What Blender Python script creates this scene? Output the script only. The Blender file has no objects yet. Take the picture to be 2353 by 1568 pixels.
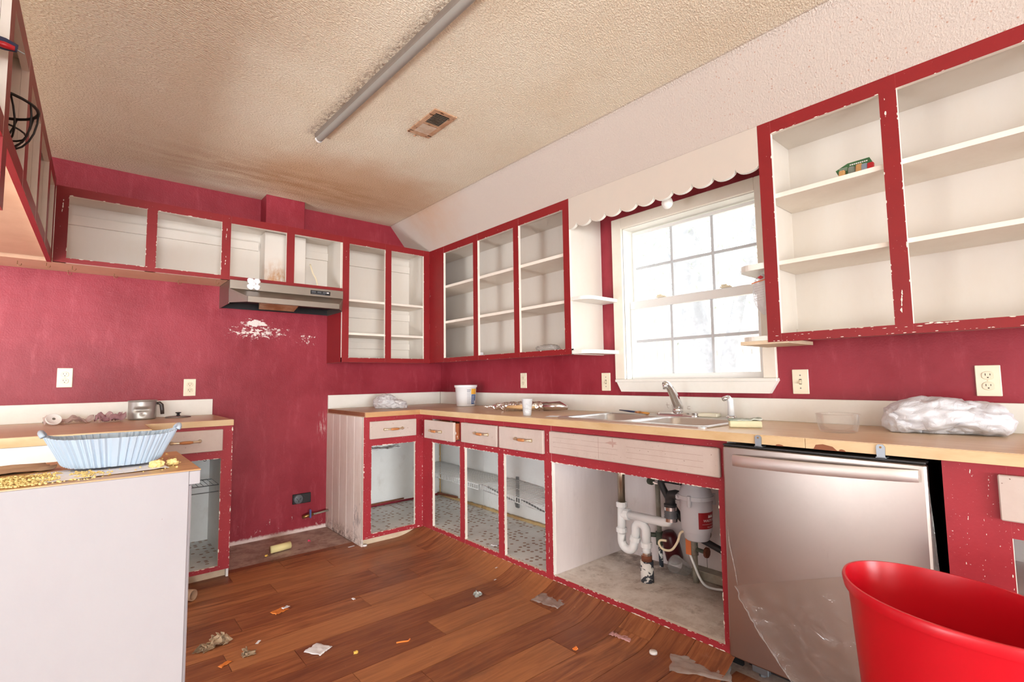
import bpy, bmesh, math, random
from mathutils import Vector, Matrix, noise
random.seed(7)
SC = bpy.context.scene
COL = SC.collection
PI = math.pi

# ------------------------------------------------------------------ camera, world, lights, exposure
cam_d = bpy.data.cameras.new('camera'); cam = bpy.data.objects.new('camera', cam_d); COL.objects.link(cam)
cam_d.sensor_width = 36.0; cam_d.lens = 36.0 * 1142.15 / 2353.0; cam_d.clip_start = 0.05; cam_d.clip_end = 200
R_ = Vector((0.75884554, -0.65113431, -0.01332527)); U_ = Vector((-0.03926926, -0.06616925, 0.99703538)); F_ = Vector((0.65008567, 0.75607258, 0.0757818))
cam.matrix_world = Matrix(((R_.x, U_.x, -F_.x, -2.54196), (R_.y, U_.y, -F_.y, -3.98780), (R_.z, U_.z, -F_.z, 1.13260), (0, 0, 0, 1)))
SC.camera = cam
SC.view_settings.view_transform = 'Standard'; SC.view_settings.look = 'None'
SC.view_settings.gamma = 1.0; SC.view_settings.use_curve_mapping = False
SC.view_settings.exposure = 0.0

W = bpy.data.worlds.new('world'); SC.world = W; W.use_nodes = True
wbg = W.node_tree.nodes['Background']; wbg.inputs[0].default_value = (0.93, 0.97, 1.0, 1); wbg.inputs[1].default_value = 5.5


def area(name, loc, direction, sx, sy, power, color):
    l = bpy.data.lights.new(name, 'AREA'); l.shape = 'RECTANGLE'; l.size = sx; l.size_y = sy; l.energy = power; l.color = color
    o = bpy.data.objects.new(name, l); COL.objects.link(o); o.location = loc
    o.rotation_euler = Vector(direction).to_track_quat('-Z', 'Y').to_euler()
    return o


area('rear_fill_light', (-4.8, -15.4, 1.15), (0.05, 1, 0), 6.0, 2.2, 1350, (0.87, 0.95, 1.0))  # large fill added far behind the camera to even out the light
area('side_fill_light', (-8.9, -8.0, 1.2), (1, 0.6, 0), 4.5, 2.1, 290, (0.87, 0.95, 1.0))  # second fill added out of view for the window-side cabinet fronts
area('dining_window_light', (-8.9, -1.6, 1.25), (1, 0, 0), 2.8, 2.1, 75, (0.88, 0.95, 1.0))
area('rear_ceiling_fill', (-3.2, -7.5, 0.6), (0.05, 0.35, 1), 1.6, 1.6, 150, (0.90, 0.96, 1.0))  # up-light added behind the camera to brighten the ceiling
area('dining_ceiling_fill', (-4.4, -2.0, 0.5), (0.6, 0.05, 1), 0.9, 0.9, 85, (0.90, 0.96, 1.0))  # unseen up-light added on the left to lift the ceiling in view
_p = area('kitchen_window_portal', (0.16, -2.526, 1.58), (-1, 0, 0), 0.8, 0.95, 1, (1, 1, 1)); _p.data.cycles.is_portal = True


# ------------------------------------------------------------------ colours and materials
def S(r, g, b):
    def f(c):
        c /= 255.0
        return c / 12.92 if c <= 0.04045 else ((c + 0.055) / 1.055) ** 2.4
    return (f(r), f(g), f(b), 1.0)


class NT:
    def __init__(s, name):
        s.m = bpy.data.materials.new(name); s.m.use_nodes = True
        s.t = s.m.node_tree; s.n = s.t.nodes; s.b = s.n['Principled BSDF']; s.out = s.n['Material Output']
        s._pos = None

    def new(s, typ, **kw):
        n = s.n.new(typ)
        for k, v in kw.items(): setattr(n, k, v)
        return n

    def link(s, a, b): s.t.links.new(a, b)

    def pos(s, scale=(1, 1, 1), rot=(0, 0, 0), loc=(0, 0, 0), offset=None):
        if s._pos is None: s._pos = s.new('ShaderNodeNewGeometry').outputs['Position']
        src = s._pos
        if offset is not None:
            a = s.new('ShaderNodeVectorMath', operation='ADD'); s.link(src, a.inputs[0]); s.link(offset, a.inputs[1]); src = a.outputs[0]
        mp = s.new('ShaderNodeMapping'); mp.inputs['Scale'].default_value = scale; mp.inputs['Rotation'].default_value = rot; mp.inputs['Location'].default_value = loc
        s.link(src, mp.inputs[0]); return mp.outputs[0]

    def rotpos(s, rot, scale):
        """position turned about z first, then stretched: grain that runs at an angle"""
        a = s.pos((1, 1, 1), (0, 0, rot)); mp = s.new('ShaderNodeMapping'); mp.inputs['Scale'].default_value = scale; s.link(a, mp.inputs[0]); return mp.outputs[0]

    def noise(s, vec, scale, detail=3, rough=.55, dist=0):
        n = s.new('ShaderNodeTexNoise'); n.inputs['Scale'].default_value = scale; n.inputs['Detail'].default_value = detail
        n.inputs['Roughness'].default_value = rough; n.inputs['Distortion'].default_value = dist
        s.link(vec, n.inputs['Vector']); return n.outputs['Fac']

    def ramp(s, fac, a, b, smooth=True):
        r = s.new('ShaderNodeMapRange'); r.clamp = True
        if smooth: r.interpolation_type = 'SMOOTHSTEP'
        r.inputs['From Min'].default_value = a; r.inputs['From Max'].default_value = b
        s.link(fac, r.inputs['Value']); return r.outputs[0]

    def math(s, op, a, b=None, clamp=False):
        m = s.new('ShaderNodeMath', operation=op); m.use_clamp = clamp
        for i, v in enumerate((a, b)):
            if v is None: continue
            if isinstance(v, (int, float)): m.inputs[i].default_value = v
            else: s.link(v, m.inputs[i])
        return m.outputs[0]

    def mix(s, fac, a, b):
        m = s.new('ShaderNodeMix', data_type='RGBA'); m.clamp_factor = True
        if isinstance(fac, (int, float)): m.inputs[0].default_value = fac
        else: s.link(fac, m.inputs[0])
        for i, v in ((6, a), (7, b)):
            if isinstance(v, tuple): m.inputs[i].default_value = v
            else: s.link(v, m.inputs[i])
        return m.outputs[2]

    def color(s, c):
        if isinstance(c, tuple): s.b.inputs['Base Color'].default_value = c
        else: s.link(c, s.b.inputs['Base Color'])

    def set(s, **kw):
        for k, v in kw.items():
            i = s.b.inputs[k.replace('_', ' ')]
            if isinstance(v, (int, float, tuple)): i.default_value = v
            else: s.link(v, i)

    def bump(s, h, strength, dist):
        b = s.new('ShaderNodeBump'); b.inputs['Strength'].default_value = strength; b.inputs['Distance'].default_value = dist
        s.link(h, b.inputs['Height']); s.link(b.outputs[0], s.b.inputs['Normal'])

    def sphere(s, c, r, scale=(1, 1, 1)):
        """0 at distance r*1 and beyond, 1 at the centre: the mask of one stain"""
        v = s.new('ShaderNodeVectorMath', operation='SUBTRACT'); s.pos(); s.link(s._pos, v.inputs[0]); v.inputs[1].default_value = c
        w = s.new('ShaderNodeVectorMath', operation='MULTIPLY'); s.link(v.outputs[0], w.inputs[0]); w.inputs[1].default_value = scale
        l = s.new('ShaderNodeVectorMath', operation='LENGTH'); s.link(w.outputs[0], l.inputs[0])
        return s.ramp(l.outputs['Value'], r, 0.0)

    def sep(s):
        x = s.new('ShaderNodeSeparateXYZ'); s.pos(); s.link(s._pos, x.inputs[0]); return x.outputs


def simple(name, c, rough=.5, metal=0.0, **kw):
    t = NT(name); t.color(c); t.set(Roughness=rough, Metallic=metal)
    if kw: t.set(**kw)
    return t.m


def painted(name, c, rough=.45, mott=.12, c2=None, chip=None, chip_c=None, chip_scale=60, bump=.15, bscale=140, dirt=None, dirt_c=None, brush=(1, 1, 1), bdist=.002):
    """brushed house paint: mottled colour, fine relief, optional chips and dirt"""
    t = NT(name)
    p = t.pos(brush)
    c2 = c2 or tuple(x * .8 for x in c[:3]) + (1,)
    col = t.mix(t.math('MULTIPLY', t.ramp(t.noise(p, 7, 5, .65), .35, .7), mott * 4, True), c, c2)
    col = t.mix(t.math('MULTIPLY', t.ramp(t.noise(p, 60, 3, .6), .4, .7), mott, True), col, c2)
    if dirt:
        col = t.mix(t.math('MULTIPLY', t.ramp(t.noise(t.pos((1, 1, .6)), 9, 8, .7), .55, .78), dirt), col, dirt_c)
    if chip:
        m = t.ramp(t.noise(t.pos(), chip_scale, 4, .6, .4), chip, chip + .02)
        col = t.mix(m, col, chip_c)
    t.color(col); t.set(Roughness=rough, Specular_IOR_Level=.35)
    t.bump(t.noise(t.pos(), bscale, 3, .6), bump, bdist)
    return t.m


CREAM = S(222, 213, 203); WHITE = S(236, 234, 228); PINKW = S(234, 221, 216); RED = S(140, 31, 34); WRED = S(154, 48, 61)
M = {}
M['red'] = painted('red_cabinet_paint', RED, .42, .09, S(122, 26, 30), .715, S(225, 205, 195), 95, .12, 120)
M['redbase'] = painted('red_base_cabinet_paint', S(166, 50, 59), .45, .10, S(146, 38, 48), .685, S(228, 212, 205), 150, .15, 120)
M['cream'] = painted('cream_interior_paint', CREAM, .5, .10, S(218, 206, 192), .79, S(150, 120, 95), 70, .08, 90, .10, S(180, 160, 140), (1, 1, .35))
M['creamedge'] = painted('cream_edge_paint', S(240, 230, 218), .5, .06, S(220, 206, 190), .80, S(140, 70, 60), 60, .1)
M['white'] = painted('white_trim_paint', S(240, 237, 230), .4, .06, S(222, 216, 205), .80, S(170, 150, 130), 60, .06)
M['whitebase'] = painted('white_base_interior_paint', S(240, 240, 238), .5, .07, S(226, 224, 220), .77, S(140, 115, 90), 50, .1, 90, .25, S(170, 150, 125))
M['pink'] = painted('pinkish_white_paint', PINKW, .5, .07, S(214, 196, 190), .765, S(150, 120, 110), 65, .14, 60, .10, S(196, 176, 170), (1, 1, .5))
M['penin'] = painted('lavender_white_paint', S(176, 174, 178), .5, .05, S(166, 160, 166), .775, S(150, 124, 122), 55, .16, 45, .12, S(190, 172, 172), (1, 1, .5))
M['drawer'] = painted('soiled_drawer_paint', S(206, 190, 181), .5, .10, S(190, 171, 161), .69, S(120, 92, 78), 110, .12, 60, .25, S(165, 135, 120))
M['sinkside'] = painted('sink_cabinet_paint', S(228, 217, 215), .5, .10, S(206, 192, 190), .74, S(242, 240, 238), 40, .15, 50, .35, S(160, 138, 128), (1, 1, .15))
M['trimwood'] = painted('beige_bare_wood', S(224, 205, 178), .6, .15, S(200, 176, 145))
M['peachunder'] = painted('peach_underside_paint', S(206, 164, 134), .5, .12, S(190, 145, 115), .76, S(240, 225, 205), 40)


def wall_mat():
    t = NT('red_wall_paint')
    p = t.pos()
    col = t.mix(t.ramp(t.noise(p, 2.2, 5, .6), .35, .7), WRED, S(134, 28, 42))
    col = t.mix(t.math('MULTIPLY', t.ramp(t.noise(t.pos((1, 1, .25)), 16, 6, .7), .5, .75), .35), col, S(188, 84, 96))
    # peeled patches under the hood: white plaster shows
    band = t.math('MULTIPLY', t.sphere((-1.58, 0, 1.50), .42, (1, 1, 3.6)), 1.0)
    pe = t.math('ADD', t.noise(t.pos((1, 1, 2.0)), 26, 8, .75), t.math('MULTIPLY', band, .22))
    m = t.math('MULTIPLY', t.ramp(pe, .70, .725), t.ramp(band, 0.02, .08))
    band2 = t.sphere((-1.60, 0, 1.565), .2, (1, 1, 3.2))
    m2 = t.ramp(t.math('ADD', t.noise(t.pos((1, 1, 2.2)), 22, 8, .75), t.math('MULTIPLY', band2, .36)), .74, .76)
    m = t.math('MAXIMUM', m, t.math('MULTIPLY', m2, t.ramp(band2, .02, .1)))
    band3 = t.sphere((-1.24, 0, 1.46), .17, (1, 1, 1.6))
    m3 = t.math('MULTIPLY', t.ramp(t.math('ADD', t.noise(t.pos(), 34, 8, .75), t.math('MULTIPLY', band3, .16)), .68, .7), t.ramp(band3, .03, .12))
    m = t.math('MAXIMUM', m, m3)
    # scuffs low on the wall of the range gap
    z = t.sep()
    low = t.ramp(z[2], .34, .02)
    sc = t.math('MULTIPLY', t.ramp(t.math('ADD', t.noise(t.pos((1, 1, .5)), 24, 9, .78), t.math('MULTIPLY', low, .13)), .715, .76), low)
    sc = t.math('MULTIPLY', sc, t.ramp(z[1], -.05, -.01))
    m = t.math('MAXIMUM', m, t.math('MULTIPLY', sc, .8))
    edge = t.math('MULTIPLY', t.ramp(t.math('ADD', z[2], t.math('MULTIPLY', t.noise(t.pos(), 40, 4), .03)), .045, .025), t.ramp(z[1], -.05, -.01))
    m = t.math('MAXIMUM', m, t.math('MULTIPLY', edge, .8))
    scr = t.math('MULTIPLY', t.sphere((-1.10, 0, .78), .14, (2.4, 1, .9)), t.ramp(t.noise(t.pos((2.2, 1, .25), (0, .5, 0)), 40, 5, .7), .5, .6))
    m = t.math('MAXIMUM', m, t.math('MULTIPLY', scr, .55))
    chips = t.ramp(t.noise(t.pos(), 55, 3, .6), .795, .805)
    m = t.math('MAXIMUM', m, chips)
    col = t.mix(m, col, S(236, 222, 214))
    t.color(col)
    t.set(Roughness=t.math('ADD', .42, t.math('MULTIPLY', m, .3)))
    t.b.inputs['Specular IOR Level'].default_value = .36
    h = t.math('ADD', t.math('MULTIPLY', t.noise(p, 120, 3, .6), .7), t.noise(p, 18, 4, .6))
    t.bump(h, .4, .004)
    return t.m


def ceil_mat():
    t = NT('stippled_ceiling_paint')
    p = t.pos(); xyz = t.sep()
    n1 = t.noise(t.pos((1, .8, 1)), 2.6, 5, .6)
    base = t.mix(t.ramp(n1, .3, .75), S(247, 237, 214), S(241, 226, 199))
    base = t.mix(t.ramp(xyz[0], -.545, -.515), base, S(206, 193, 182))  # slope colour set darker to offset the extra light it catches
    stain = t.math('ADD', t.sphere((-1.15, -.62, 2.5), 1.15, (.8, 1.15, 1)), t.math('MULTIPLY', t.noise(p, 3.2, 5, .65), .55))
    base = t.mix(t.math('MULTIPLY', t.ramp(stain, .46, 1.15), .62), base, S(204, 146, 92))
    st2 = t.math('MULTIPLY', t.sphere((-1.5, -.45, 2.5), .75, (.55, 1.6, 1)), t.ramp(t.noise(t.pos((.7, 3, 1)), 4, 5, .65), .38, .62))
    base = t.mix(t.math('MULTIPLY', st2, .55), base, S(178, 118, 66))
    # soot along the lamp strip
    dx = t.math('ABSOLUTE', t.math('ADD', t.math('ADD', xyz[0], 1.634), t.math('MULTIPLY', t.math('ADD', xyz[1], 1.28), .037)))
    so = t.math('MULTIPLY', t.math('MULTIPLY', t.ramp(dx, .065, .0), t.ramp(t.noise(t.pos((1.5, 1, 1)), 34, 6, .75), .34, .66)), t.ramp(xyz[1], -1.22, -1.30))
    base = t.mix(t.math('MULTIPLY', so, .8), base, S(112, 72, 46))
    ve = t.math('MULTIPLY', t.sphere((-1.18, -1.76, 2.5), .27, (1.4, 1, 1)), t.ramp(t.noise(p, 14, 5, .7), .4, .7))
    base = t.mix(t.math('MULTIPLY', ve, .5), base, S(170, 120, 80))
    # brown specks where dust sits in the stipple of the sloped part
    vo = t.new('ShaderNodeTexVoronoi'); vo.inputs['Scale'].default_value = 62; t.link(p, vo.inputs['Vector'])
    sp = t.math('MULTIPLY', t.ramp(vo.outputs['Distance'], .26, .14), t.ramp(t.noise(p, 30, 2), .48, .58))
    sp = t.math('MULTIPLY', sp, t.math('MULTIPLY', t.ramp(xyz[0], -.56, -.52), t.ramp(xyz[1], -2.5, -3.2)))
    base = t.mix(t.math('MULTIPLY', sp, .55), base, S(178, 118, 88))
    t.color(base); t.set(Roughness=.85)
    h = t.noise(t.rotpos(-.42, (.6, 1.1, 1)), 150, 2, .5, .0)
    hh = t.math('ADD', t.ramp(h, .36, .70), t.math('MULTIPLY', t.noise(p, 220, 2), .3))
    t.bump(t.math('MULTIPLY', hh, t.math('ADD', .22, t.math('MULTIPLY', .78, t.ramp(xyz[0], -.50, -.54)))), .62, .006)
    return t.m


def wood_floor():
    t = NT('printed_wood_plank')
    oi = t.new('ShaderNodeObjectInfo'); rnd = oi.outputs['Random']
    off = t.new('ShaderNodeCombineXYZ'); t.link(t.math('MULTIPLY', rnd, 37.0), off.inputs[0]); t.link(t.math('MULTIPLY', rnd, 11.0), off.inputs[1]); t.link(t.math('MULTIPLY', rnd, 5.0), off.inputs[2])
    p = t.pos((.9, 9, 1), offset=off.outputs[0])
    g1 = t.noise(p, 3.0, 7, .62, 1.1)
    g2 = t.noise(t.pos((1.5, 34, 1), offset=off.outputs[0]), 3.2, 4, .6, .4)
    col = t.mix(t.ramp(g1, .3, .72), S(184, 118, 74), S(128, 70, 42))
    col = t.mix(t.math('MULTIPLY', t.ramp(g2, .45, .75), .55), col, S(110, 58, 36))
    col = t.mix(t.math('MULTIPLY', t.ramp(t.noise(t.pos((1, 5, 1), offset=off.outputs[0]), 2.1, 6, .7), .52, .75), .75), col, S(92, 50, 36))
    col = t.mix(t.math('MULTIPLY', t.ramp(rnd, .35, 1.0), .55), col, S(112, 56, 38))
    col = t.mix(t.math('MULTIPLY', t.ramp(rnd, .4, 0.0), .4), col, S(196, 132, 84))
    # dull film, spills and dust on the worn vinyl
    p0 = t.pos()
    dirt = t.ramp(t.noise(p0, 2.4, 8, .72), .55, .75)
    col = t.mix(t.math('MULTIPLY', dirt, .4), col, S(96, 66, 54))
    haz = t.ramp(t.noise(p0, 5.5, 9, .8, .3), .6, .85)
    col = t.mix(t.math('MULTIPLY', haz, .35), col, S(190, 160, 142))
    dust = t.ramp(t.noise(p0, 90, 2, .5), .76, .79)
    col = t.mix(t.math('MULTIPLY', dust, .7), col, S(220, 196, 174))
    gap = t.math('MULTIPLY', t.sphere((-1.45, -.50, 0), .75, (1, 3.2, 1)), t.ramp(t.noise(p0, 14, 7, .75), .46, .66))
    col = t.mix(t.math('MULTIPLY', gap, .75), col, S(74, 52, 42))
    t.color(col)
    t.set(Roughness=t.math('ADD', .34, t.math('MULTIPLY', t.noise(p0, 4, 5), .26)))
    t.bump(g2, .08, .001)
    return t.m


def subfloor():
    t = NT('stained_bare_subfloor')
    p = t.pos()
    col = t.mix(t.ramp(t.noise(p, 6, 8, .72), .35, .65), S(198, 176, 164), S(156, 126, 116))
    col = t.mix(t.math('MULTIPLY', t.ramp(t.noise(t.pos(loc=(3, 1, 0)), 16, 9, .78), .56, .70), .75), col, S(92, 64, 54))
    col = t.mix(t.math('MULTIPLY', t.ramp(t.noise(t.pos(loc=(9, 4, 0)), 30, 6, .75), .60, .70), .7), col, S(214, 196, 184))
    t.color(col); t.set(Roughness=.8); t.bump(t.noise(p, 30, 6, .7), .4, .004)
    return t.m


def lino():
    t = NT('dotted_shelf_linoleum')
    vo = t.new('ShaderNodeTexVoronoi'); vo.voronoi_dimensions = '2D'; vo.inputs['Scale'].default_value = 27; vo.inputs['Randomness'].default_value = .38
    t.link(t.pos((1, 1, 1)), vo.inputs['Vector'])
    hs = t.new('ShaderNodeSeparateColor'); t.link(vo.outputs['Color'], hs.inputs[0])
    m = t.math('MULTIPLY', t.ramp(vo.outputs['Distance'], .33, .27), t.ramp(hs.outputs[0], .58, .6))
    base = t.mix(t.ramp(t.noise(t.pos(), 5, 6, .7), .4, .75), S(240, 240, 238), S(218, 216, 212))
    dots = t.mix(hs.outputs[1], S(150, 104, 80), S(178, 142, 116))
    col = t.mix(t.math('MULTIPLY', m, .92), base, dots)
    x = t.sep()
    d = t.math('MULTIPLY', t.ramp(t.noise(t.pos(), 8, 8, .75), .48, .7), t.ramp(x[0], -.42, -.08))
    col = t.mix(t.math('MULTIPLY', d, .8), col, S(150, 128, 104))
    t.color(col); t.set(Roughness=.45)
    return t.m


def laminate(name, c1, c2, c3, rough, along, sc=1.0):
    t = NT(name)
    s = (1.2, 16, 4) if along == 'x' else (16, 1.2, 4)
    g = t.noise(t.pos(s), 2.6 * sc, 6, .6, .6)
    col = t.mix(t.ramp(g, .3, .7), c1, c2)
    s2 = (3, 90, 10) if along == 'x' else (90, 3, 10)
    col = t.mix(t.math('MULTIPLY', t.ramp(t.noise(t.pos(s2), 1.6, 4, .6), .48, .72), .45), col, c3)
    t.color(col); t.set(Roughness=t.math('ADD', rough, t.math('MULTIPLY', t.noise(t.pos(), 6, 5), .12)))
    return t.m


def steel(name, c, rough, brush, aniso_noise=.35):
    t = NT(name)
    n = t.noise(t.pos(brush), 6, 4, .6)
    t.color(t.mix(t.math('MULTIPLY', t.ramp(t.noise(t.pos(), 3, 6, .7), .4, .7), .3), c, tuple(x * .8 for x in c[:3]) + (1,)))
    sp = t.ramp(t.noise(t.pos((1, 1, .5)), 95, 3, .6), .715, .74)
    t.set(Metallic=t.math('SUBTRACT', 1.0, t.math('MULTIPLY', sp, .8)), Roughness=t.math('ADD', rough, t.math('MULTIPLY', n, aniso_noise * .4)))
    t.bump(n, .03, .0006)
    return t.m


def clear(name, tint=(1, 1, 1, 1), gloss=.1, cloud=.0, rough=.02, cloud_col=(1, 1, 1, 1), bump=0.0, bscale=60, fres=.5):
    """thin clear sheet: mostly passes light, reflects a little, optional milky cloud"""
    t = NT(name); t.n.remove(t.b)
    tr = t.new('ShaderNodeBsdfTransparent'); tr.inputs[0].default_value = tint
    gl = t.new('ShaderNodeBsdfGlossy'); gl.inputs['Roughness'].default_value = rough
    fr = t.new('ShaderNodeLayerWeight'); fr.inputs['Blend'].default_value = .25
    mx = t.new('ShaderNodeMixShader')
    f = t.math('ADD', gloss, t.math('MULTIPLY', fr.outputs['Fresnel'], fres), True)
    t.link(f, mx.inputs[0]); t.link(tr.outputs[0], mx.inputs[1]); t.link(gl.outputs[0], mx.inputs[2])
    last = mx
    if bump:
        b = t.new('ShaderNodeBump'); b.inputs['Strength'].default_value = bump; b.inputs['Distance'].default_value = .01
        t.link(t.noise(t.pos(), bscale, 4, .6, .6), b.inputs['Height']); t.link(b.outputs[0], gl.inputs['Normal'])
    if cloud:
        di = t.new('ShaderNodeBsdfDiffuse'); di.inputs[0].default_value = cloud_col
        tl = t.new('ShaderNodeBsdfTranslucent'); tl.inputs[0].default_value = cloud_col
        ad = t.new('ShaderNodeMixShader'); ad.inputs[0].default_value = .5; t.link(di.outputs[0], ad.inputs[1]); t.link(tl.outputs[0], ad.inputs[2])
        m2 = t.new('ShaderNodeMixShader')
        t.link(t.math('MULTIPLY', t.math('ADD', .6, t.math('MULTIPLY', t.noise(t.pos(), 9, 6, .7), .8)), cloud, True), m2.inputs[0])
        t.link(mx.outputs[0], m2.inputs[1]); t.link(ad.outputs[0], m2.inputs[2]); last = m2
    t.link(last.outputs[0], t.out.inputs['Surface'])
    return t.m


def film(name, c, alpha=.6, rough=.3, trans=.4):
    """cloudy plastic bag film"""
    t = NT(name); t.color(c); t.set(Roughness=rough, Alpha=alpha)
    t.b.inputs['Subsurface Weight'].default_value = trans
    t.b.inputs['Subsurface Radius'].default_value = (.02, .02, .02)
    t.bump(t.noise(t.pos(), 34, 5, .62, 1.2), .5, .012)
    return t.m


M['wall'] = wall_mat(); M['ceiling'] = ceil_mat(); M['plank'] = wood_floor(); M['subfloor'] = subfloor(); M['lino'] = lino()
M['farwall'] = painted('far_room_paint', S(236, 232, 228), .7)
M['top'] = laminate('worktop_laminate', S(226, 198, 166), S(214, 182, 148), S(196, 162, 128), .3, 'y')
M['topx'] = laminate('worktop_laminate_brown', S(208, 174, 142), S(196, 160, 128), S(176, 140, 110), .3, 'x')
M['topisland'] = laminate('peninsula_laminate', S(206, 164, 112), S(188, 142, 90), S(150, 108, 66), .28, 'x')
M['edge'] = laminate('maple_edge_band', S(222, 194, 152), S(210, 178, 132), S(192, 154, 106), .4, 'y')
M['edgex'] = laminate('maple_edge_band_across', S(222, 194, 152), S(208, 176, 130), S(190, 152, 106), .4, 'x')
M['edgeworn'] = laminate('worn_edge_band', S(206, 160, 112), S(186, 134, 90), S(150, 104, 70), .5, 'x')
M['chipwood'] = painted('chipped_particle_board', S(150, 92, 66), .8, .3)
M['steel'] = steel('brushed_stainless', S(178, 166, 158), .24, (90, 90, 1.2))
M['handlesteel'] = steel('handle_steel', S(226, 221, 218), .42, (1.2, 1.2, 90))
M['steelh'] = steel('brushed_hood_steel', S(160, 152, 142), .36, (1.5, 90, 90))
M['sinksteel'] = steel('sink_steel', S(222, 220, 218), .28, (1, 60, 1), .2)
M['chrome'] = simple('chrome', S(222, 222, 224), .1, 1.0)
M['dullchrome'] = simple('dull_pipe_metal', S(178, 166, 148), .32, 1.0)
M['alu'] = painted('dented_aluminium', S(186, 184, 180), .42, .1); M['alu'].node_tree.nodes['Principled BSDF'].inputs['Metallic'].default_value = .7
M['greymetal'] = simple('grey_metal', S(150, 150, 150), .4, .8)
M['zinc'] = simple('zinc_bracket', S(150, 156, 162), .4, .9)
M['brass'] = simple('brass_fitting', S(170, 130, 80), .35, .9)
M['bronze'] = simple('worn_brass_pull', S(236, 218, 186), .3, .8)
M['pullwood'] = simple('orange_wood_grip', S(194, 128, 78), .4)
M['black'] = simple('black_plastic', S(30, 29, 31), .4)
M['dark'] = simple('dark_void', S(20, 18, 18), .8)
M['rubber'] = simple('black_rubber', S(44, 43, 45), .5)
M['greyrubber'] = simple('grey_rubber', S(92, 94, 98), .5)
M['pvc'] = simple('white_pvc', S(240, 242, 244), .28)
M['disposal'] = simple('grey_disposal_plastic', S(206, 206, 212), .35)
M['labelred'] = simple('dark_red_label', S(150, 22, 30), .4)
M['printwhite'] = simple('white_print', S(242, 238, 236), .5)
M['printgrey'] = simple('grey_print', S(120, 124, 140), .6)
M['wire'] = simple('white_coated_wire', S(234, 236, 236), .4)
M['wiregrey'] = simple('grey_wire', S(150, 152, 152), .4, .5)
M['blackwire'] = simple('black_wire', S(40, 34, 30), .45, .4)
M['ivory'] = simple('ivory_plate', S(240, 230, 204), .35)
M['ivory2'] = simple('ivory_receptacle', S(232, 220, 192), .3)
M['slot'] = simple('dark_slot', S(66, 50, 36), .7)
M['pipe'] = painted('corroded_pipe', S(160, 152, 138), .5, .2, S(110, 104, 92), .68, S(90, 110, 100), 40)
M['greenpipe'] = painted('verdigris_fitting', S(98, 102, 88), .6, .2, S(70, 78, 66))
M['rust'] = painted('rusted_iron', S(140, 84, 60), .8, .2, S(100, 60, 44))
M['paintpipe'] = painted('half_painted_stub', S(66, 70, 78), .6, .1, None, .50, S(232, 230, 226), 22)
M['maroon'] = simple('maroon_plastic', S(70, 10, 18), .35)
M['cord'] = simple('cream_cord', S(236, 222, 190), .5)
M['orangelabel'] = simple('orange_tag', S(206, 112, 62), .5)
M['foam'] = painted('expanding_foam', S(206, 176, 126), .7, .2, S(176, 140, 92))
M['foamroll'] = simple('pale_yellow_foam', S(236, 222, 160), .8)
M['binred'] = simple('red_bin_plastic', S(206, 18, 36), .3)
M['basket'] = simple('pale_blue_plastic', S(176, 192, 208), .45)
M['paper'] = painted('white_paper', S(240, 238, 242), .7, .05)
M['card'] = painted('brown_cardboard', S(190, 156, 128), .8, .12)
M['crumb'] = painted('yellow_crumbs', S(242, 222, 156), .8, .2, S(226, 194, 116))
M['ring'] = simple('dark_saucepan_handle', S(66, 54, 50), .4)
M['lidgrey'] = simple('grey_lid_metal', S(150, 146, 140), .35, .7)
M['bag'] = film('white_bag_film', S(236, 238, 246), .9, .35, .3)
M['bagclear'] = film('cloudy_bag_film', S(240, 238, 240), .66, .25, .2)
M['bagpink'] = film('purple_tinted_film', S(226, 206, 202), .36, .3, .1)
M['magenta'] = film('magenta_tinted_film', S(196, 150, 160), .5, .3, .1)
M['foil'] = simple('crumpled_foil', S(222, 216, 214), .24, 1.0)
M['bread'] = simple('tan_wrapped_roll', S(220, 178, 128), .6)
M['bucket'] = simple('white_bucket_plastic', S(240, 238, 238), .35)
M['cupm'] = film('frosted_cup', S(246, 248, 252), .82, .3, .2)
M['glassware'] = clear('clear_glass', (.995, .996, .995, 1), .03, .04, fres=.30)
M['clearplastic'] = clear('clear_plastic', (.97, .97, .97, 1), .10, .12, .22, (1, 1, 1, 1), .6, 80)
M['protect'] = clear('protective_film', (.97, .96, .95, 1), .10, .10, .15, S(230, 220, 214), .5, 16)
M['floorfilm'] = clear('floor_film_scrap', (.98, .97, .97, 1), .05, .35, .16, S(240, 236, 234), .5, 40, fres=.12)
M['pinkwrap'] = simple('pink_wrapper', S(214, 164, 166), .3)
M['pane'] = clear('dusty_hazed_window_glass', (.97, .98, .99, 1), .03, .22, .05, (1, 1, 1, 1))  # dust plus a milky veil added to whiten the view outside
M['vinylwin'] = simple('white_vinyl_sash', S(238, 238, 236), .35)
M['muntin'] = simple('grey_white_muntin', S(206, 210, 214), .4)
M['casing'] = painted('cream_window_casing', S(240, 232, 218), .42, .06, S(224, 210, 190), .77, S(180, 160, 140), 60)
M['valance'] = painted('cream_valance_paint', S(206, 194, 182), .5, .06, S(218, 200, 184), .79, S(170, 130, 110), 40)
M['bulb'] = simple('frosted_bulb', S(246, 242, 236), .25)
M['lamp'] = painted('grey_lamp_housing', S(132, 120, 110), .5, .1, S(112, 98, 88))
M['lampdiff'] = painted('unlit_diffuser', S(150, 144, 136), .3, .08)
M['vent'] = painted('rusty_vent_paint', S(204, 168, 138), .6, .2, S(166, 116, 80), .60, S(110, 70, 44), 40, .2)
M['ventslat'] = painted('dusty_vent_slat', S(222, 206, 188), .6, .2, S(190, 150, 116))
M['flower'] = simple('white_plastic_flower', S(242, 238, 240), .5)
M['lens'] = painted('greasy_lens', S(196, 168, 128), .4, .3, S(150, 108, 60))
M['spongey'] = painted('yellow_sponge', S(228, 222, 186), .9, .1, None, .7, S(200, 190, 130), 90)
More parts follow.
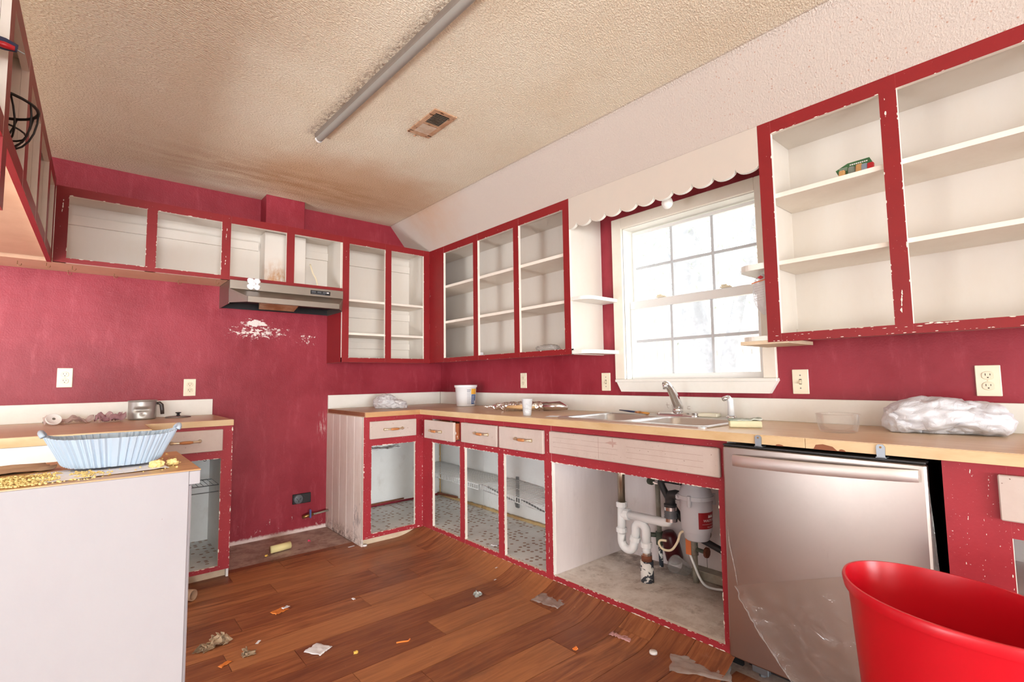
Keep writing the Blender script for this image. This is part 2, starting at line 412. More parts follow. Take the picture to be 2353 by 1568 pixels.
M['spongew'] = painted('cream_sponge', S(236, 232, 212), .9, .1, None, .7, S(200, 196, 170), 90)
M['scour'] = painted('green_scouring_pad', S(104, 128, 110), .9, .2, S(220, 220, 210))
M['navy'] = simple('navy_plastic', S(44, 52, 84), .4)
M['redgrip'] = simple('red_grip', S(190, 30, 40), .4)
M['bristle'] = painted('orange_bristles', S(216, 150, 76), .8, .2)
M['green'] = simple('green_package_card', S(60, 104, 64), .5)
M['amber'] = simple('amber_plastic', S(196, 148, 92), .4)
M['bluepl'] = simple('blue_grey_plastic', S(136, 150, 166), .4)
M['orange'] = simple('orange_wrapper', S(232, 134, 60), .5)
M['yellow'] = simple('yellow_scrap', S(232, 190, 90), .5)
M['labely'] = simple('orange_label', S(240, 178, 60), .5)
M['labelb'] = simple('blue_label', S(72, 104, 158), .5)
M['lint'] = painted('grey_lint', S(176, 152, 124), .95, .3, S(120, 98, 76))
M['silver'] = simple('silver_scrap', S(190, 194, 190), .3, .6)
M['pinkbit'] = simple('pink_scrap', S(226, 70, 110), .5)
M['bluevalve'] = simple('blue_valve_handle', S(90, 100, 150), .5)
M['woodside'] = painted('raw_drawer_side', S(186, 112, 72), .6, .2, S(150, 84, 52), .60, S(236, 226, 216), 26)
M['bark'] = painted('grey_tree_bark', S(150, 152, 156), .9, .3, S(120, 122, 126), None, None, 60, .6, 24)
M['leaf'] = painted('tree_leaf', S(150, 162, 142), .7, .2, S(120, 134, 112))
M['fence'] = painted('weathered_fence_board', S(196, 182, 166), .8, .2, S(176, 160, 144))
M['grass'] = painted('yard_grass', S(186, 190, 172), .9, .3, S(196, 190, 172))
M['stainm'] = simple('brown_scribble', S(150, 112, 96), .7)
M['hook'] = simple('brass_cup_hook', S(130, 92, 62), .4, .6)

# ------------------------------------------------------------------ mesh building
OFF = {}


class MB:
    def __init__(s): s.bm = bmesh.new()

    def verts(s, pts, faces, mi=0):
        vs = [s.bm.verts.new(p) for p in pts]
        for f in faces:
            fc = s.bm.faces.new([vs[i] for i in f]); fc.material_index = mi
        return s

    def box(s, x0, x1, y0, y1, z0, z1, bev=0.0, front=None, tf=None):
        """front = (axis, sign): that face gets material 0, the others material 1"""
        x0, x1 = min(x0, x1), max(x0, x1); y0, y1 = min(y0, y1), max(y0, y1); z0, z1 = min(z0, z1), max(z0, z1)
        p = [(x, y, z) for x in (x0, x1) for y in (y0, y1) for z in (z0, z1)]
        fl = [(0, 1, 3, 2), (4, 6, 7, 5), (0, 4, 5, 1), (2, 3, 7, 6), (0, 2, 6, 4), (1, 5, 7, 3)]
        names = [('x', -1), ('x', 1), ('y', -1), ('y', 1), ('z', -1), ('z', 1)]
        if tf: p = [tf(q) for q in p]
        vs = [s.bm.verts.new(q) for q in p]; fs = []
        for f, n in zip(fl, names):
            fc = s.bm.faces.new([vs[i] for i in f])
            if front: fc.material_index = 0 if n in front else 1
            fs.append(fc)
        if bev:
            es = list({e for f in fs for e in f.edges})
            bmesh.ops.bevel(s.bm, geom=es, offset=bev, segments=1, affect='EDGES', clamp_overlap=True)
        return s

    def tube(s, path, r, n=8, closed=False, caps=True, flat=None, mi=0):
        """r: number or list of radii; flat: (axis vector scale) squashes the section along up"""
        P = [Vector(p) for p in path]; k = len(P)
        rr = r if isinstance(r, (list, tuple)) else [r] * k
        rings = []; up = None
        for i in range(k):
            a = P[(i - 1) % k] if (closed or i > 0) else P[i]; b = P[(i + 1) % k] if (closed or i < k - 1) else P[i]
            t = (b - a).normalized() if (b - a).length > 1e-9 else Vector((0, 0, 1))
            if up is None:
                up = Vector((0, 0, 1)) if abs(t.z) < .9 else Vector((1, 0, 0))
            u = (up - t * up.dot(t))
            if u.length < 1e-6: u = t.orthogonal()
            u.normalize(); up = u; v = t.cross(u)
            fx, fy = flat if flat else (1, 1)
            rings.append([s.bm.verts.new(P[i] + (u * math.cos(2 * PI * j / n) * fx + v * math.sin(2 * PI * j / n) * fy) * rr[i]) for j in range(n)])
        for i in range(k if closed else k - 1):
            A, B = rings[i], rings[(i + 1) % k]
            for j in range(n):
                f = s.bm.faces.new([A[j], A[(j + 1) % n], B[(j + 1) % n], B[j]]); f.material_index = mi
        if caps and not closed:
            f = s.bm.faces.new(rings[0][::-1]); f.material_index = mi
            f = s.bm.faces.new(rings[-1]); f.material_index = mi
        return s

    def lathe(s, prof, c, n=24, axis=(0, 0, 1), ref=None, sx=1.0, sy=1.0, closed=False, mi=0):
        A = Vector(axis).normalized(); u = (Vector(ref) if ref else A.orthogonal()).normalized(); u = (u - A * u.dot(A)).normalized(); v = A.cross(u); c = Vector(c)
        rings = []
        for r, z in prof:
            if r < 1e-6: rings.append([s.bm.verts.new(c + A * z)])
            else: rings.append([s.bm.verts.new(c + A * z + u * (r * sx * math.cos(2 * PI * j / n)) + v * (r * sy * math.sin(2 * PI * j / n))) for j in range(n)])
        for i in range(len(rings) - 1):
            a, b = rings[i], rings[i + 1]
            for j in range(n):
                j2 = (j + 1) % n
                if len(a) == 1 and len(b) == 1: continue
                if len(a) == 1: q = [a[0], b[j2], b[j]][::-1]
                elif len(b) == 1: q = [a[j], a[j2], b[0]]
                else: q = [a[j], a[j2], b[j2], b[j]]
                f = s.bm.faces.new(q); f.material_index = mi
        return s

    def prism(s, poly, axis, a0, a1, mi=0):
        """poly in the two other axes (in xyz order), extruded along axis"""
        def P(q, a):
            return (a, q[0], q[1]) if axis == 'x' else (q[0], a, q[1]) if axis == 'y' else (q[0], q[1], a)
        n = len(poly)
        A = [s.bm.verts.new(P(q, a0)) for q in poly]; B = [s.bm.verts.new(P(q, a1)) for q in poly]
        f = s.bm.faces.new(A[::-1]); f.material_index = mi
        f = s.bm.faces.new(B); f.material_index = mi
        for i in range(n):
            f = s.bm.faces.new([A[i], A[(i + 1) % n], B[(i + 1) % n], B[i]]); f.material_index = mi
        return s

    def grid(s, fn, nu, nv, mi=0, wrapu=False):
        V = [[s.bm.verts.new(fn(i / nu, j / nv)) for j in range(nv + 1)] for i in range(nu if wrapu else nu + 1)]
        L = len(V)
        for i in range(nu):
            for j in range(nv):
                f = s.bm.faces.new([V[i][j], V[(i + 1) % L][j], V[(i + 1) % L][j + 1], V[i][j + 1]]); f.material_index = mi
        return s

    def blob(s, c, rad, amp=.25, sub=4, sc=1.6, seed=0, ridge=True, flat=None, tf=None):
        b2 = bmesh.new(); bmesh.ops.create_icosphere(b2, subdivisions=sub, radius=1.0)
        c = Vector(c); o = Vector((seed * 3.7, seed * 1.3, seed * 7.1)); mp = {}
        for v in b2.verts:
            d = v.co.normalized()
            if ridge:
                h = 1 - abs(noise.noise(d * sc + o)) * 2; h = h * .6 + .4 * (1 - abs(noise.noise(d * sc * 2.3 + o)) * 2) + .25 * noise.noise(d * sc * 5 + o)
            else: h = noise.noise(d * sc + o) + .5 * noise.noise(d * sc * 2 + o)
            q = d * (1 + amp * (h - .5))
            q = Vector((q.x * rad[0], q.y * rad[1], q.z * rad[2]))
            if tf: q = tf(q)
            q = q + c
            if flat is not None and q.z < flat: q.z = flat + (q.z - flat) * .02
            mp[v.index] = s.bm.verts.new(q)
        for f in b2.faces: s.bm.faces.new([mp[v.index] for v in f.verts])
        b2.free(); return s

    def tris(s): return len(s.bm.faces)

    def build(s, name, mat, parent=None, smooth=False, loc=None, fixn=True, solid=0):
        off = OFF.get(parent.name, Vector((0, 0, 0))) if parent is not None else (Vector(loc) if loc is not None else Vector((0, 0, 0)))
        if fixn: bmesh.ops.recalc_face_normals(s.bm, faces=s.bm.faces[:])
        for v in s.bm.verts: v.co -= off
        me = bpy.data.meshes.new(name); s.bm.to_mesh(me); s.bm.free()
        for m in (mat if isinstance(mat, (list, tuple)) else [mat]): me.materials.append(M[m] if isinstance(m, str) else m)
        if smooth:
            for p in me.polygons: p.use_smooth = True
        o = bpy.data.objects.new(name, me); COL.objects.link(o)
        if parent is not None: o.parent = parent
        else: o.location = off
        OFF[o.name] = off
        if solid:
            md = o.modifiers.new('thickness', 'SOLIDIFY'); md.thickness = solid; md.offset = 0
        return o


def smooth_by_angle(o, ang=40):
    me = o.data
    for p in me.polygons: p.use_smooth = True
    bm = bmesh.new(); bm.from_mesh(me)
    for e in bm.edges:
        if len(e.link_faces) == 2 and e.calc_face_angle(0) > math.radians(ang): e.smooth = False
    bm.to_mesh(me); bm.free(); return o


def thing(name, loc, label, cat, group=None):
    o = bpy.data.objects.new(name, None); COL.objects.link(o); o.location = loc; o.empty_display_size = .05
    o['label'] = label; o['category'] = cat
    if group: o['group'] = group
    OFF[o.name] = Vector(loc); return o


def single(mb, name, mat, label, cat, loc, group=None, smooth=False, ang=None, solid=0, kind=None):
    o = mb.build(name, mat, None, smooth, loc, solid=solid)
    if label: o['label'] = label
    if cat: o['category'] = cat
    if group: o['group'] = group
    if kind: o['kind'] = kind
    if ang: smooth_by_angle(o, ang)
    return o


def struct(mb, name, mat, parent=None):
    o = mb.build(name, mat, parent)
    if parent is None: o['kind'] = 'structure'
    return o


def B(*a, **k): return MB().box(*a, **k)


def arc(c, r, a0, a1, n, ax):
    """points of an arc in the plane spanned by the two vectors ax"""
    u, v = Vector(ax[0]), Vector(ax[1]); c = Vector(c)
    return [c + u * (r * math.cos(a0 + (a1 - a0) * i / n)) + v * (r * math.sin(a0 + (a1 - a0) * i / n)) for i in range(n + 1)]


def bez(p, n=8):
    """smooth path through points (Catmull-Rom)"""
    P = [Vector(q) for q in p]; P = [P[0] * 2 - P[1]] + P + [P[-1] * 2 - P[-2]]; out = []
    for i in range(1, len(P) - 2):
        for k in range(n):
            t = k / n; a, b, c, d = P[i - 1], P[i], P[i + 1], P[i + 2]
            out.append(.5 * ((2 * b) + (c - a) * t + (2 * a - 5 * b + 4 * c - d) * t * t + (3 * b - a - 3 * c + d) * t ** 3))
    out.append(P[-2]); return out


def text_mesh(txt, size):
    cu = bpy.data.curves.new('lettering', 'FONT'); cu.body = txt; cu.size = size; cu.align_x = 'CENTER'; cu.align_y = 'CENTER'; cu.resolution_u = 3
    o = bpy.data.objects.new('lettering', cu); COL.objects.link(o)
    bpy.context.view_layer.update()
    me = bpy.data.meshes.new_from_object(o.evaluated_get(bpy.context.evaluated_depsgraph_get()))
    bpy.data.objects.remove(o); return me


exec_order = []
# ================================================================== STRUCTURE
ZC = 2.501
fl = struct(B(-9, .1, -15.5, 0.1, -.09, -.004), 'floor', 'subfloor')
# printed planks, running along x; the sheet curls up into a cove at the window-side cabinets


def coved(x, y):
    return 0.0 if (x < -.80 or y < -3.03) else .055 * ((x + .80) / .206) ** 2


PL = .9325
joints = {-1: -1.2, 0: -1.565, 1: -1.33, 2: -1.705, 3: -1.202, 4: -1.017, 5: -1.398, 6: -1.124, 7: -1.823, 8: -1.273, 9: -.773, 10: -1.5, 11: -.958, 12: -.684, 13: -1.15, 14: -.9, 15: -1.4, 16: -1.1, 17: -.75, 18: -1.3, 19: -.95, 20: -1.6, 21: -1.0}
for k, jx in joints.items():
    y1 = -.73 - .1635 * (k - 1); y0 = y1 - .1635
    xs = [jx + PL * m for m in range(-4, 4)]
    segs = []
    for a in xs:
        lo, hi = max(a, -3.4), min(a + PL, -.594)
        if hi - lo > .03: segs.append((lo, hi, y0, min(y1, -.51)))
    fin = []
    for lo, hi, b0, b1 in segs:
        if b1 > -.63:        # rows that meet the cabinets: cut at their toe boards
            for l2, h2, bb in ((lo, min(hi, -1.856), -.575), (max(lo, -1.856), min(hi, -1.062), b1), (max(lo, -1.062), hi, -.625)):
                if h2 - l2 > .02 and min(b1, bb) - b0 > .01: fin.append((l2, h2, b0, min(b1, bb)))
        else: fin.append((lo, hi, b0, b1))
    for lo, hi, b0, b1 in fin:
        g = .0011; mb = MB()
        cuts = [lo + g] + [c for c in [-.8 + .03 * i for i in range(0, 7)] if lo + .02 < c < hi - .02] + [hi - g]
        pts = []
        for c in cuts:
            z = coved(c, (b0 + b1) / 2); pts += [(c, b0 + g, z), (c, b1 - g, z), (c, b0 + g, z - .003), (c, b1 - g, z - .003)]
        fs = []
        for i in range(len(cuts) - 1):
            a, b = 4 * i, 4 * i + 4
            fs += [(a, b, b + 1, a + 1), (a, a + 2, b + 2, b), (a + 1, b + 1, b + 3, a + 3)]
        e = 4 * (len(cuts) - 1); fs += [(0, 1, 3, 2), (e, e + 2, e + 3, e + 1)]
        mb.verts(pts, fs)
        mb.build('plank', 'plank', fl)

# walls
wb = struct(B(-9, .12, 0, .12, -.05, 2.62), 'wall_back', 'wall')
mb = MB()
mb.box(0, .14, -15.5, -2.937, -.05, 2.62); mb.box(0, .14, -2.115, 0, -.05, 2.62)
mb.box(0, .14, -2.937, -2.115, -.05, 1.11); mb.box(0, .14, -2.937, -2.115, 2.064, 2.62)
wr = struct(mb, 'wall_right', 'wall')
struct(B(-9.1, -9, -15.5, .1, -.05, 2.62), 'wall_left', 'farwall')
struct(B(-9.1, .14, -15.6, -15.5, -.05, 2.62), 'wall_front', 'farwall')
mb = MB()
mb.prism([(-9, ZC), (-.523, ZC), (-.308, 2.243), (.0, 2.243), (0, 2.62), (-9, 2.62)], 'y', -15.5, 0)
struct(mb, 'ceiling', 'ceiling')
# boxed vent chase on the stove wall above the cabinets
mb = B(-1.585, -1.312, -.15, 0, 2.243, ZC, bev=.003)
single(mb, 'vent_chase', 'wall', 'red boxed vent chase between the range hood cabinet and the ceiling', 'duct', (-1.45, 0, 2.243))

# ---- window
wn = bpy.data.objects.new('window_1', None); COL.objects.link(wn); wn['kind'] = 'structure'; wn.location = (0, -2.526, 1.1); OFF['window_1'] = Vector(wn.location)
for nm, b in (('casing', (-.02, 0, -2.115, -2.042, 1.12, 2.133)), ('casing', (-.02, 0, -3.0, -2.937, 1.12, 2.133)), ('casing', (-.0205, 0, -2.937, -2.115, 2.064, 2.133))):
    B(*b, bev=.003).build(nm, 'casing', wn)
for b in ((0, .14, -2.117, -2.113, 1.115, 2.064), (0, .14, -2.939, -2.935, 1.115, 2.064), (0, .14, -2.937, -2.115, 2.060, 2.066)):
    B(*b).build('jamb', 'white', wn)
# stool and the apron with slanted ends
B(-.035, .09, -3.005, -2.05, 1.103, 1.120, bev=.003).build('window_stool', 'white', wn)
MB().prism([(-2.056, 1.110), (-3.008, 1.110), (-2.968, 1.045), (-2.092, 1.045)], 'x', -.03, -.001).build('window_apron', 'white', wn)


def sash(x, y0, y1, z0, z1, fw, fwb, fwt, nm, ny, nz):
    t = .028; mb = MB()
    mb.box(x, x + t, y0, y1, z0, z0 + fwb, bev=.002); mb.box(x, x + t, y0, y1, z1 - fwt, z1, bev=.002)
    mb.box(x, x + t, y1 - fw, y1, z0 + fwb, z1 - fwt, bev=.002); mb.box(x, x + t, y0, y0 + fw, z0 + fwb, z1 - fwt, bev=.002)
    s = mb.build(nm, 'vinylwin', wn)
    a0, a1, b0, b1 = y0 + fw, y1 - fw, z0 + fwb, z1 - fwt
    mw = .0085
    for i in range(1, ny):
        y = a0 + (a1 - a0) * i / ny; B(x + .006, x + .02, y - mw, y + mw, b0, b1, bev=.002).build('muntin', 'muntin', s)
    for j in range(1, nz):
        z = b0 + (b1 - b0) * j / nz; B(x + .007, x + .019, a0, a1, z - mw, z + mw, bev=.002).build('muntin', 'muntin', s)
    for i in range(ny):
        for j in range(nz):
            ya, yb = a0 + (a1 - a0) * i / ny, a0 + (a1 - a0) * (i + 1) / ny; za, zb = b0 + (b1 - b0) * j / nz, b0 + (b1 - b0) * (j + 1) / nz
            MB().verts([(x + .013, ya, za), (x + .013, yb, za), (x + .013, yb, zb), (x + .013, ya, zb)], [(0, 1, 2, 3)]).build('pane', 'pane', s)
    return s


sash(.085, -2.925, -2.125, 1.575, 2.052, .018, .03, .02, 'upper_sash', 3, 2)
ls = sash(.052, -2.932, -2.118, 1.118, 1.605, .036, .034, .05, 'lower_sash', 3, 2)
for y in (-2.345, -2.74):
    mb = B(.035, .06, y - .03, y + .03, 1.605, 1.613, bev=.002); mb.box(.03, .05, y - .012, y + .02, 1.613, 1.622, bev=.002)
    mb.build('sash_lock', 'ivory', ls)

# ================================================================== UPPER CABINETS
XF = -.308
FX = [('x', -1)]; FY = [('y', -1)]


def frame_x(root, xf, stiles, rails, red='red', th=.019, nm=('stile', 'rail')):
    for y0, y1, z0, z1 in stiles: B(xf, xf + th, y0, y1, z0, z1, front=FX).build(nm[0], [red, 'creamedge'], root)
    for y0, y1, z0, z1 in rails: B(xf + .0003, xf + th, y0, y1, z0, z1, front=FX + [('z', -1)] if z0 < 1.3 and z0 > 1.2 else FX).build(nm[1], [red, 'creamedge'], root)


def frame_y(root, yf, stiles, rails, red='red', th=.019):
    for x0, x1, z0, z1 in stiles: B(x0, x1, yf, yf + th, z0, z1, front=FY).build('stile', [red, 'creamedge'], root)
    for x0, x1, z0, z1 in rails: B(x0, x1, yf + .0003, yf + th, z0, z1, front=FY).build('rail', [red, 'creamedge'], root)


def upper_x(name, label, y1, y0, stiles, shelves, leftside, rightside, cleat=True, yw=None):
    yf1 = y1; y1 = yw if yw is not None else y1
    r = thing(name, (-.15, (y0 + y1) / 2, 1.275), label, 'cabinet', None)
    frame_x(r, XF, [(a, b, 1.275, 2.243) for a, b in stiles], [(y0, yf1, 2.186, 2.243), (y0, yf1, 1.275, 1.31)])
    B(-.289, -.002, y0 + .001, y1 - .001, 1.292, 1.308).build('bottom_panel', 'cream', r)
    B(-.289, -.002, y0 + .001, y1 - .001, 2.215, 2.242).build('top_panel', 'cream', r)
    B(-.012, -.002, y0 + .001, y1 - .001, 1.308, 2.215).build('back_panel', 'cream', r)
    if leftside: B(-.289, -.002, y1 - .019, y1, 1.275, 2.243).build('side_panel', 'cream', r)
    if rightside: B(-.289, -.002, y0, y0 + .019, 1.275, 2.243).build('side_panel', 'cream', r)
    for z0, z1 in shelves: B(-.292, -.012, y0 + .02, y1 - .02, z0, z1, bev=.001).build('shelf', 'creamedge', r)
    if cleat: B(-.03, -.012, y0 + .02, y1 - .02, 1.308, 1.345).build('cleat', 'cream', r)
    return r


upper_x('wall_cabinet', 'red framed three-opening doorless wall cabinet left of the window, beside the corner', -.308, -1.942,
        [(-.529, -.308), (-1.0, -.942), (-1.47, -1.415), (-1.942, -1.89)], [(1.596, 1.616), (1.893, 1.914)], False, True, True, -.004)
upper_x('wall_cabinet', 'red framed doorless wall cabinet right of the window with the green package on its shelf', -3.085, -4.62,
        [(-3.14, -3.085), (-3.584, -3.531), (-4.07, -4.02), (-4.62, -4.56)], [(1.605, 1.623), (1.900, 1.920)], True, True)


def end_shelf(label, y0, y1, z0, z1, tip, grp):
    """small open shelf with one rounded front corner; tip = y of the free end"""
    yc = y1 if tip == y0 else y0; sgn = -1 if tip == y0 else 1; r = .07
    poly = [(-.002, yc), (-.306, yc)]
    cy = tip - sgn * r; cx = -.306 + r
    for i in range(9):
        a = PI / 2 * i / 8
        poly.append((cx - r * math.cos(a), cy + sgn * r * math.sin(a)))
    poly.append((-.002, tip))
    mb = MB().prism(poly, 'z', z0, z1)
    single(mb, 'end_shelf', 'white', label, 'shelf', (-.15, (y0 + y1) / 2, z0))


end_shelf('upper white rounded end shelf on the left side of the window', -2.075, -1.943, 1.603, 1.624, -2.075, 0)
end_shelf('lower white rounded end shelf on the left side of the window', -2.075, -1.943, 1.278, 1.300, -2.075, 0)
end_shelf('upper white rounded end shelf on the right side of the window', -3.084, -2.958, 1.600, 1.626, -2.958, 0)
end_shelf('lower white rounded end shelf on the right side of the window, above a wood strip', -3.084, -2.958, 1.284, 1.304, -2.958, 0)
single(B(-.305, -.02, -3.165, -2.965, 1.268, 1.2835), 'wood_strip', 'trimwood', 'bare beige wood strip under the lower right end shelf', 'wood strip', (-.15, -3.06, 1.268))

# scalloped valance across the window
nsc = 10.55; ytop0, ytop1 = -1.943, -3.084; sw = .1083
prof = [(ytop0, 2.242)]
y = ytop0 + .055
pts = []
k = 0
yy = -1.945 + .048
while yy - sw > -3.2:
    for i in range(13):
        a = PI * i / 12
        u = yy - sw / 2 + sw / 2 * math.cos(a); z = 2.083 - .036 * math.sin(a) ** .85
        if ytop1 <= u <= ytop0: pts.append((u, z))
    yy -= sw
prof = [(ytop0, 2.242)] + [(ytop0, pts[0][1])] + pts + [(ytop1, pts[-1][1]), (ytop1, 2.242)]
clean = [prof[0]]
for q in prof[1:]:
    if (Vector(q) - Vector(clean[-1])).length > 1e-4: clean.append(q)
mb = MB().prism(clean, 'x', -.308, -.287)
mb.bm.normal_update()
for f in mb.bm.faces:
    f.material_index = 0 if abs(f.normal.x) > .5 else 1
single(mb, 'valance', ['valance', 'white'], 'cream scalloped wooden valance board above the window', 'valance', (-.3, -2.5, 2.05))
# bulb on a holder behind the valance
bl = thing('light_bulb', (-.2, -2.559, 2.064), 'white globe light bulb hanging behind the scalloped valance', 'light bulb')
MB().lathe([(0, -.031), (.012, -.029), (.022, -.021), (.029, -.008), (.03, .004), (.026, .018), (.018, .032), (.014, .042), (0, .042)], (-.2, -2.559, 2.064), 24).build('globe', 'bulb', bl, True)
MB().lathe([(0, .04), (.02, .04), (.022, .09), (.03, .178), (0, .178)], (-.2, -2.559, 2.064), 20).build('lamp_holder', 'ivory', bl, True)

# ---- stove wall uppers, face at y = -.306
YF = -.306
tc = thing('wall_cabinet', (-.7, -.15, 1.275), 'tall red framed two-opening wall cabinet right of the range hood, in the corner', 'cabinet')
frame_y(tc, YF, [(-1.075, -1.022, 1.275, 2.243), (-.721, -.668, 1.275, 2.243), (-.365, -.308, 1.275, 2.243)], [(-1.075, -.309, 2.194, 2.243), (-1.075, -.309, 1.275, 1.31)])
B(-1.075, -1.062, -.288, -.001, 1.275, 2.243, front=[('x', -1)]).build('side_panel', ['red', 'cream'], tc)
B(-.345, -.330, -.288, -.001, 1.29, 2.243).build('side_panel', 'cream', tc)
B(-1.062, -.345, -.288, -.001, 1.292, 1.308).build('bottom_panel', 'cream', tc)
B(-1.062, -.345, -.288, -.001, 2.225, 2.242).build('top_panel', 'cream', tc)
B(-1.062, -.345, -.012, -.001, 1.308, 2.225).build('back_panel', 'cream', tc)
for z0, z1 in ((1.487, 1.505), (1.747, 1.765)): B(-1.06, -.347, -.29, -.013, z0, z1, bev=.001).build('shelf', 'creamedge', tc)
for z0, z1 in ((2.09, 2.15), (1.655, 1.715), (1.40, 1.455), (1.31, 1.335)): B(-1.06, -.347, -.03, -.013, z0, z1, bev=.001).build('cleat', 'cream', tc)
for z in (1.0,): pass

hc = thing('wall_cabinet', (-1.45, -.15, 1.811), 'short red framed doorless cabinet directly above the range hood with duct box inside', 'cabinet')
frame_y(hc, YF, [(-1.483, -1.429, 1.811, 2.243)], [(-1.836, -1.0755, 2.194, 2.243), (-1.836, -1.0755, 1.811, 1.838)])
B(-1.836, -1.076, -.288, -.001, 1.818, 1.834).build('bottom_panel', 'cream', hc)
B(-1.836, -1.076, -.288, -.001, 2.225, 2.242).build('top_panel', 'cream', hc)
B(-1.836, -1.076, -.012, -.001, 1.834, 2.225).build('back_panel', 'cream', hc)
B(-1.085, -1.0765, -.288, -.013, 1.834, 2.225).build('side_panel', 'cream', hc)
B(-1.834, -1.6, -.03, -.013, 2.10, 2.16, bev=.001).build('cleat', 'cream', hc)
B(-1.3, -1.086, -.03, -.013, 2.10, 2.16, bev=.001).build('cleat', 'cream', hc)


def ductmat():
    t = NT('stained_duct_paint')
    st = t.math('MULTIPLY', t.sphere((-1.50, -.15, 1.86), .17, (1, 1, .8)), t.ramp(t.noise(t.pos((1, 1, .5)), 26, 6, .7), .3, .65))
    t.color(t.mix(st, CREAM, S(190, 130, 66))); t.set(Roughness=.5); return t.m


M['duct'] = ductmat()
B(-1.587, -1.30, -.15, -.013, 1.834, 2.222, bev=.003).build('duct_cover', 'duct', hc)
MB().tube(bez([(-1.272, -.17, 2.02), (-1.262, -.20, 1.95), (-1.235, -.20, 1.90), (-1.22, -.19, 1.84)], 6), .006, 6).build('power_cord', 'cord', hc, True)

lc = thing('wall_cabinet', (-2.3, -.15, 1.811), 'short red framed two-opening wall cabinet left of the range hood, over a hook board', 'cabinet')
frame_y(lc, YF, [(-2.70, -2.645, 1.811, 2.243), (-2.29, -2.238, 1.811, 2.243), (-1.889, -1.8365, 1.811, 2.243)], [(-2.70, -1.837, 2.194, 2.243), (-2.70, -1.837, 1.811, 1.838)])
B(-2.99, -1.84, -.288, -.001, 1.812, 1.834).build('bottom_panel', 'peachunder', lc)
B(-2.99, -1.84, -.288, -.001, 2.225, 2.242).build('top_panel', 'cream', lc)
B(-2.99, -1.84, -.012, -.001, 1.834, 2.225).build('back_panel', 'cream', lc)
B(-2.69, -1.84, -.03, -.013, 2.10, 2.16, bev=.001).build('cleat', 'cream', lc)
# brass cup hooks under the board
for i, (x, y) in enumerate([(-2.844, -.207), (-2.727, -.233), (-2.619, -.22), (-2.64, -.06), (-2.427, -.10), (-2.095, -.09), (-1.902, -.237)]):
    p = [(x, y, 1.813), (x, y, 1.80)] + [tuple(q) for q in arc((x + .008, y, 1.795), .009, PI, 2.15 * PI, 7, ((1, 0, 0), (0, 0, 1)))]
    single(MB().tube(p, .0018, 5), 'cup_hook', 'hook', 'small brass cup hook under the left wall cabinets, ' + ('farthest left', 'second from the left', 'third from the left at the front', 'third from the left at the wall', 'fifth from the left', 'second nearest the range hood', 'nearest the range hood')[i], 'hook', (x, y, 1.813), 'cup hooks under the left cabinets')

# ---- left hanging cabinet over the peninsula (leans a little: its face is not quite plumb)


def LX(p):
    x, y, z = p
    return (x + .0173 * (y + .3), y, z)


pc = thing('hanging_cabinet', (-2.86, -1.6, 1.8), 'long red framed hanging cabinet at far left with the wire bowl in it', 'cabinet')
XL = -2.703
for y0, y1, zb in ((-2.113, -2.037, 1.806), (-1.665, -1.573, 1.806), (-1.22, -1.148, 1.806), (-.76, -.66, 1.806), (-.39, -.308, 1.806), (-2.95, -2.86, 1.806)):
    B(XL - .02, XL, y0, y1, zb, 2.275, front=[('x', 1)], tf=LX).build('stile', ['red', 'creamedge'], pc)
B(XL - .02, XL, -2.113, -2.037, 1.62, 1.8058, front=[('x', 1), ('y', -1), ('z', -1)], tf=LX).build('post', ['red', 'creamedge'], pc)
for za, zb in ((2.212, 2.2748), (1.804, 1.86)):
    B(XL - .02, XL - .0005, -2.86, -.308, za, zb, front=[('x', 1), ('z', -1)] if za < 2 else [('x', 1)], tf=LX).build('rail', ['red', 'creamedge'], pc)
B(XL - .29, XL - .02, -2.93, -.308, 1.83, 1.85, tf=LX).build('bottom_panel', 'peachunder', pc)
B(XL - .29, XL - .02, -2.93, -.308, 2.25, 2.27, tf=LX).build('top_panel', 'cream', pc)
B(XL - .31, XL - .29, -2.93, -.308, 1.805, 2.27, tf=LX).build('back_panel', 'cream', pc)
for y in (-2.095, -1.645, -1.20, -.74, -.37):
    B(XL - .288, XL - .0205, y - .02, y, 1.851, 2.249, tf=LX).build('partition', 'creamedge', pc)

# wire bowl on its floor, screwdriver-like tool
bc = (-2.798, -1.85); wbk = thing('wire_bowl', (bc[0], bc[1], 1.865), 'black wire fruit bowl standing in the left hanging cabinet', 'bowl')
ring = [(bc[0] + .112 * math.cos(a), bc[1] + .112 * math.sin(a), 2.0) for a in [2 * PI * i / 32 for i in range(32)]]
MB().tube(ring, .0048, 6, closed=True).build('rim', 'blackwire', wbk, True)
mb = MB()
for k in range(12):
    a = 2 * PI * k / 12; pth = []
    for i in range(7):
        u = i / 6; rr = .112 * math.cos(u * PI / 2 * .72); pth.append((bc[0] + rr * math.cos(a + u * .5), bc[1] + rr * math.sin(a + u * .5), 2.0 - .13 * math.sin(u * PI / 2)))
    mb.tube(pth, .0028, 5)
mb.build('wire_ribs', 'blackwire', wbk, True)
mb = MB()
for rr, z in ((.087, 1.915), (.042, 1.8705)): mb.tube([(bc[0] + rr * math.cos(2 * PI * i / 24), bc[1] + rr * math.sin(2 * PI * i / 24), z) for i in range(24)], .003, 5, closed=True)
mb.build('wire_ring', 'blackwire', wbk, True)
B(XL - .288, XL - .045, -2.84, -2.116, 1.998, 2.012, tf=LX).build('shelf', 'cream', pc)
tl = thing('utility_knife', (-2.79, -2.17, 2.013), 'navy and red handled tool sticking out of the left hanging cabinet', 'tool')
MB().tube([(-2.90, -2.185, 2.036), (-2.80, -2.175, 2.036), (-2.735, -2.172, 2.034), (-2.712, -2.172, 2.031)], [.016, .019, .017, .011], 12, flat=(1, .6)).build('handle', 'navy', tl, True)
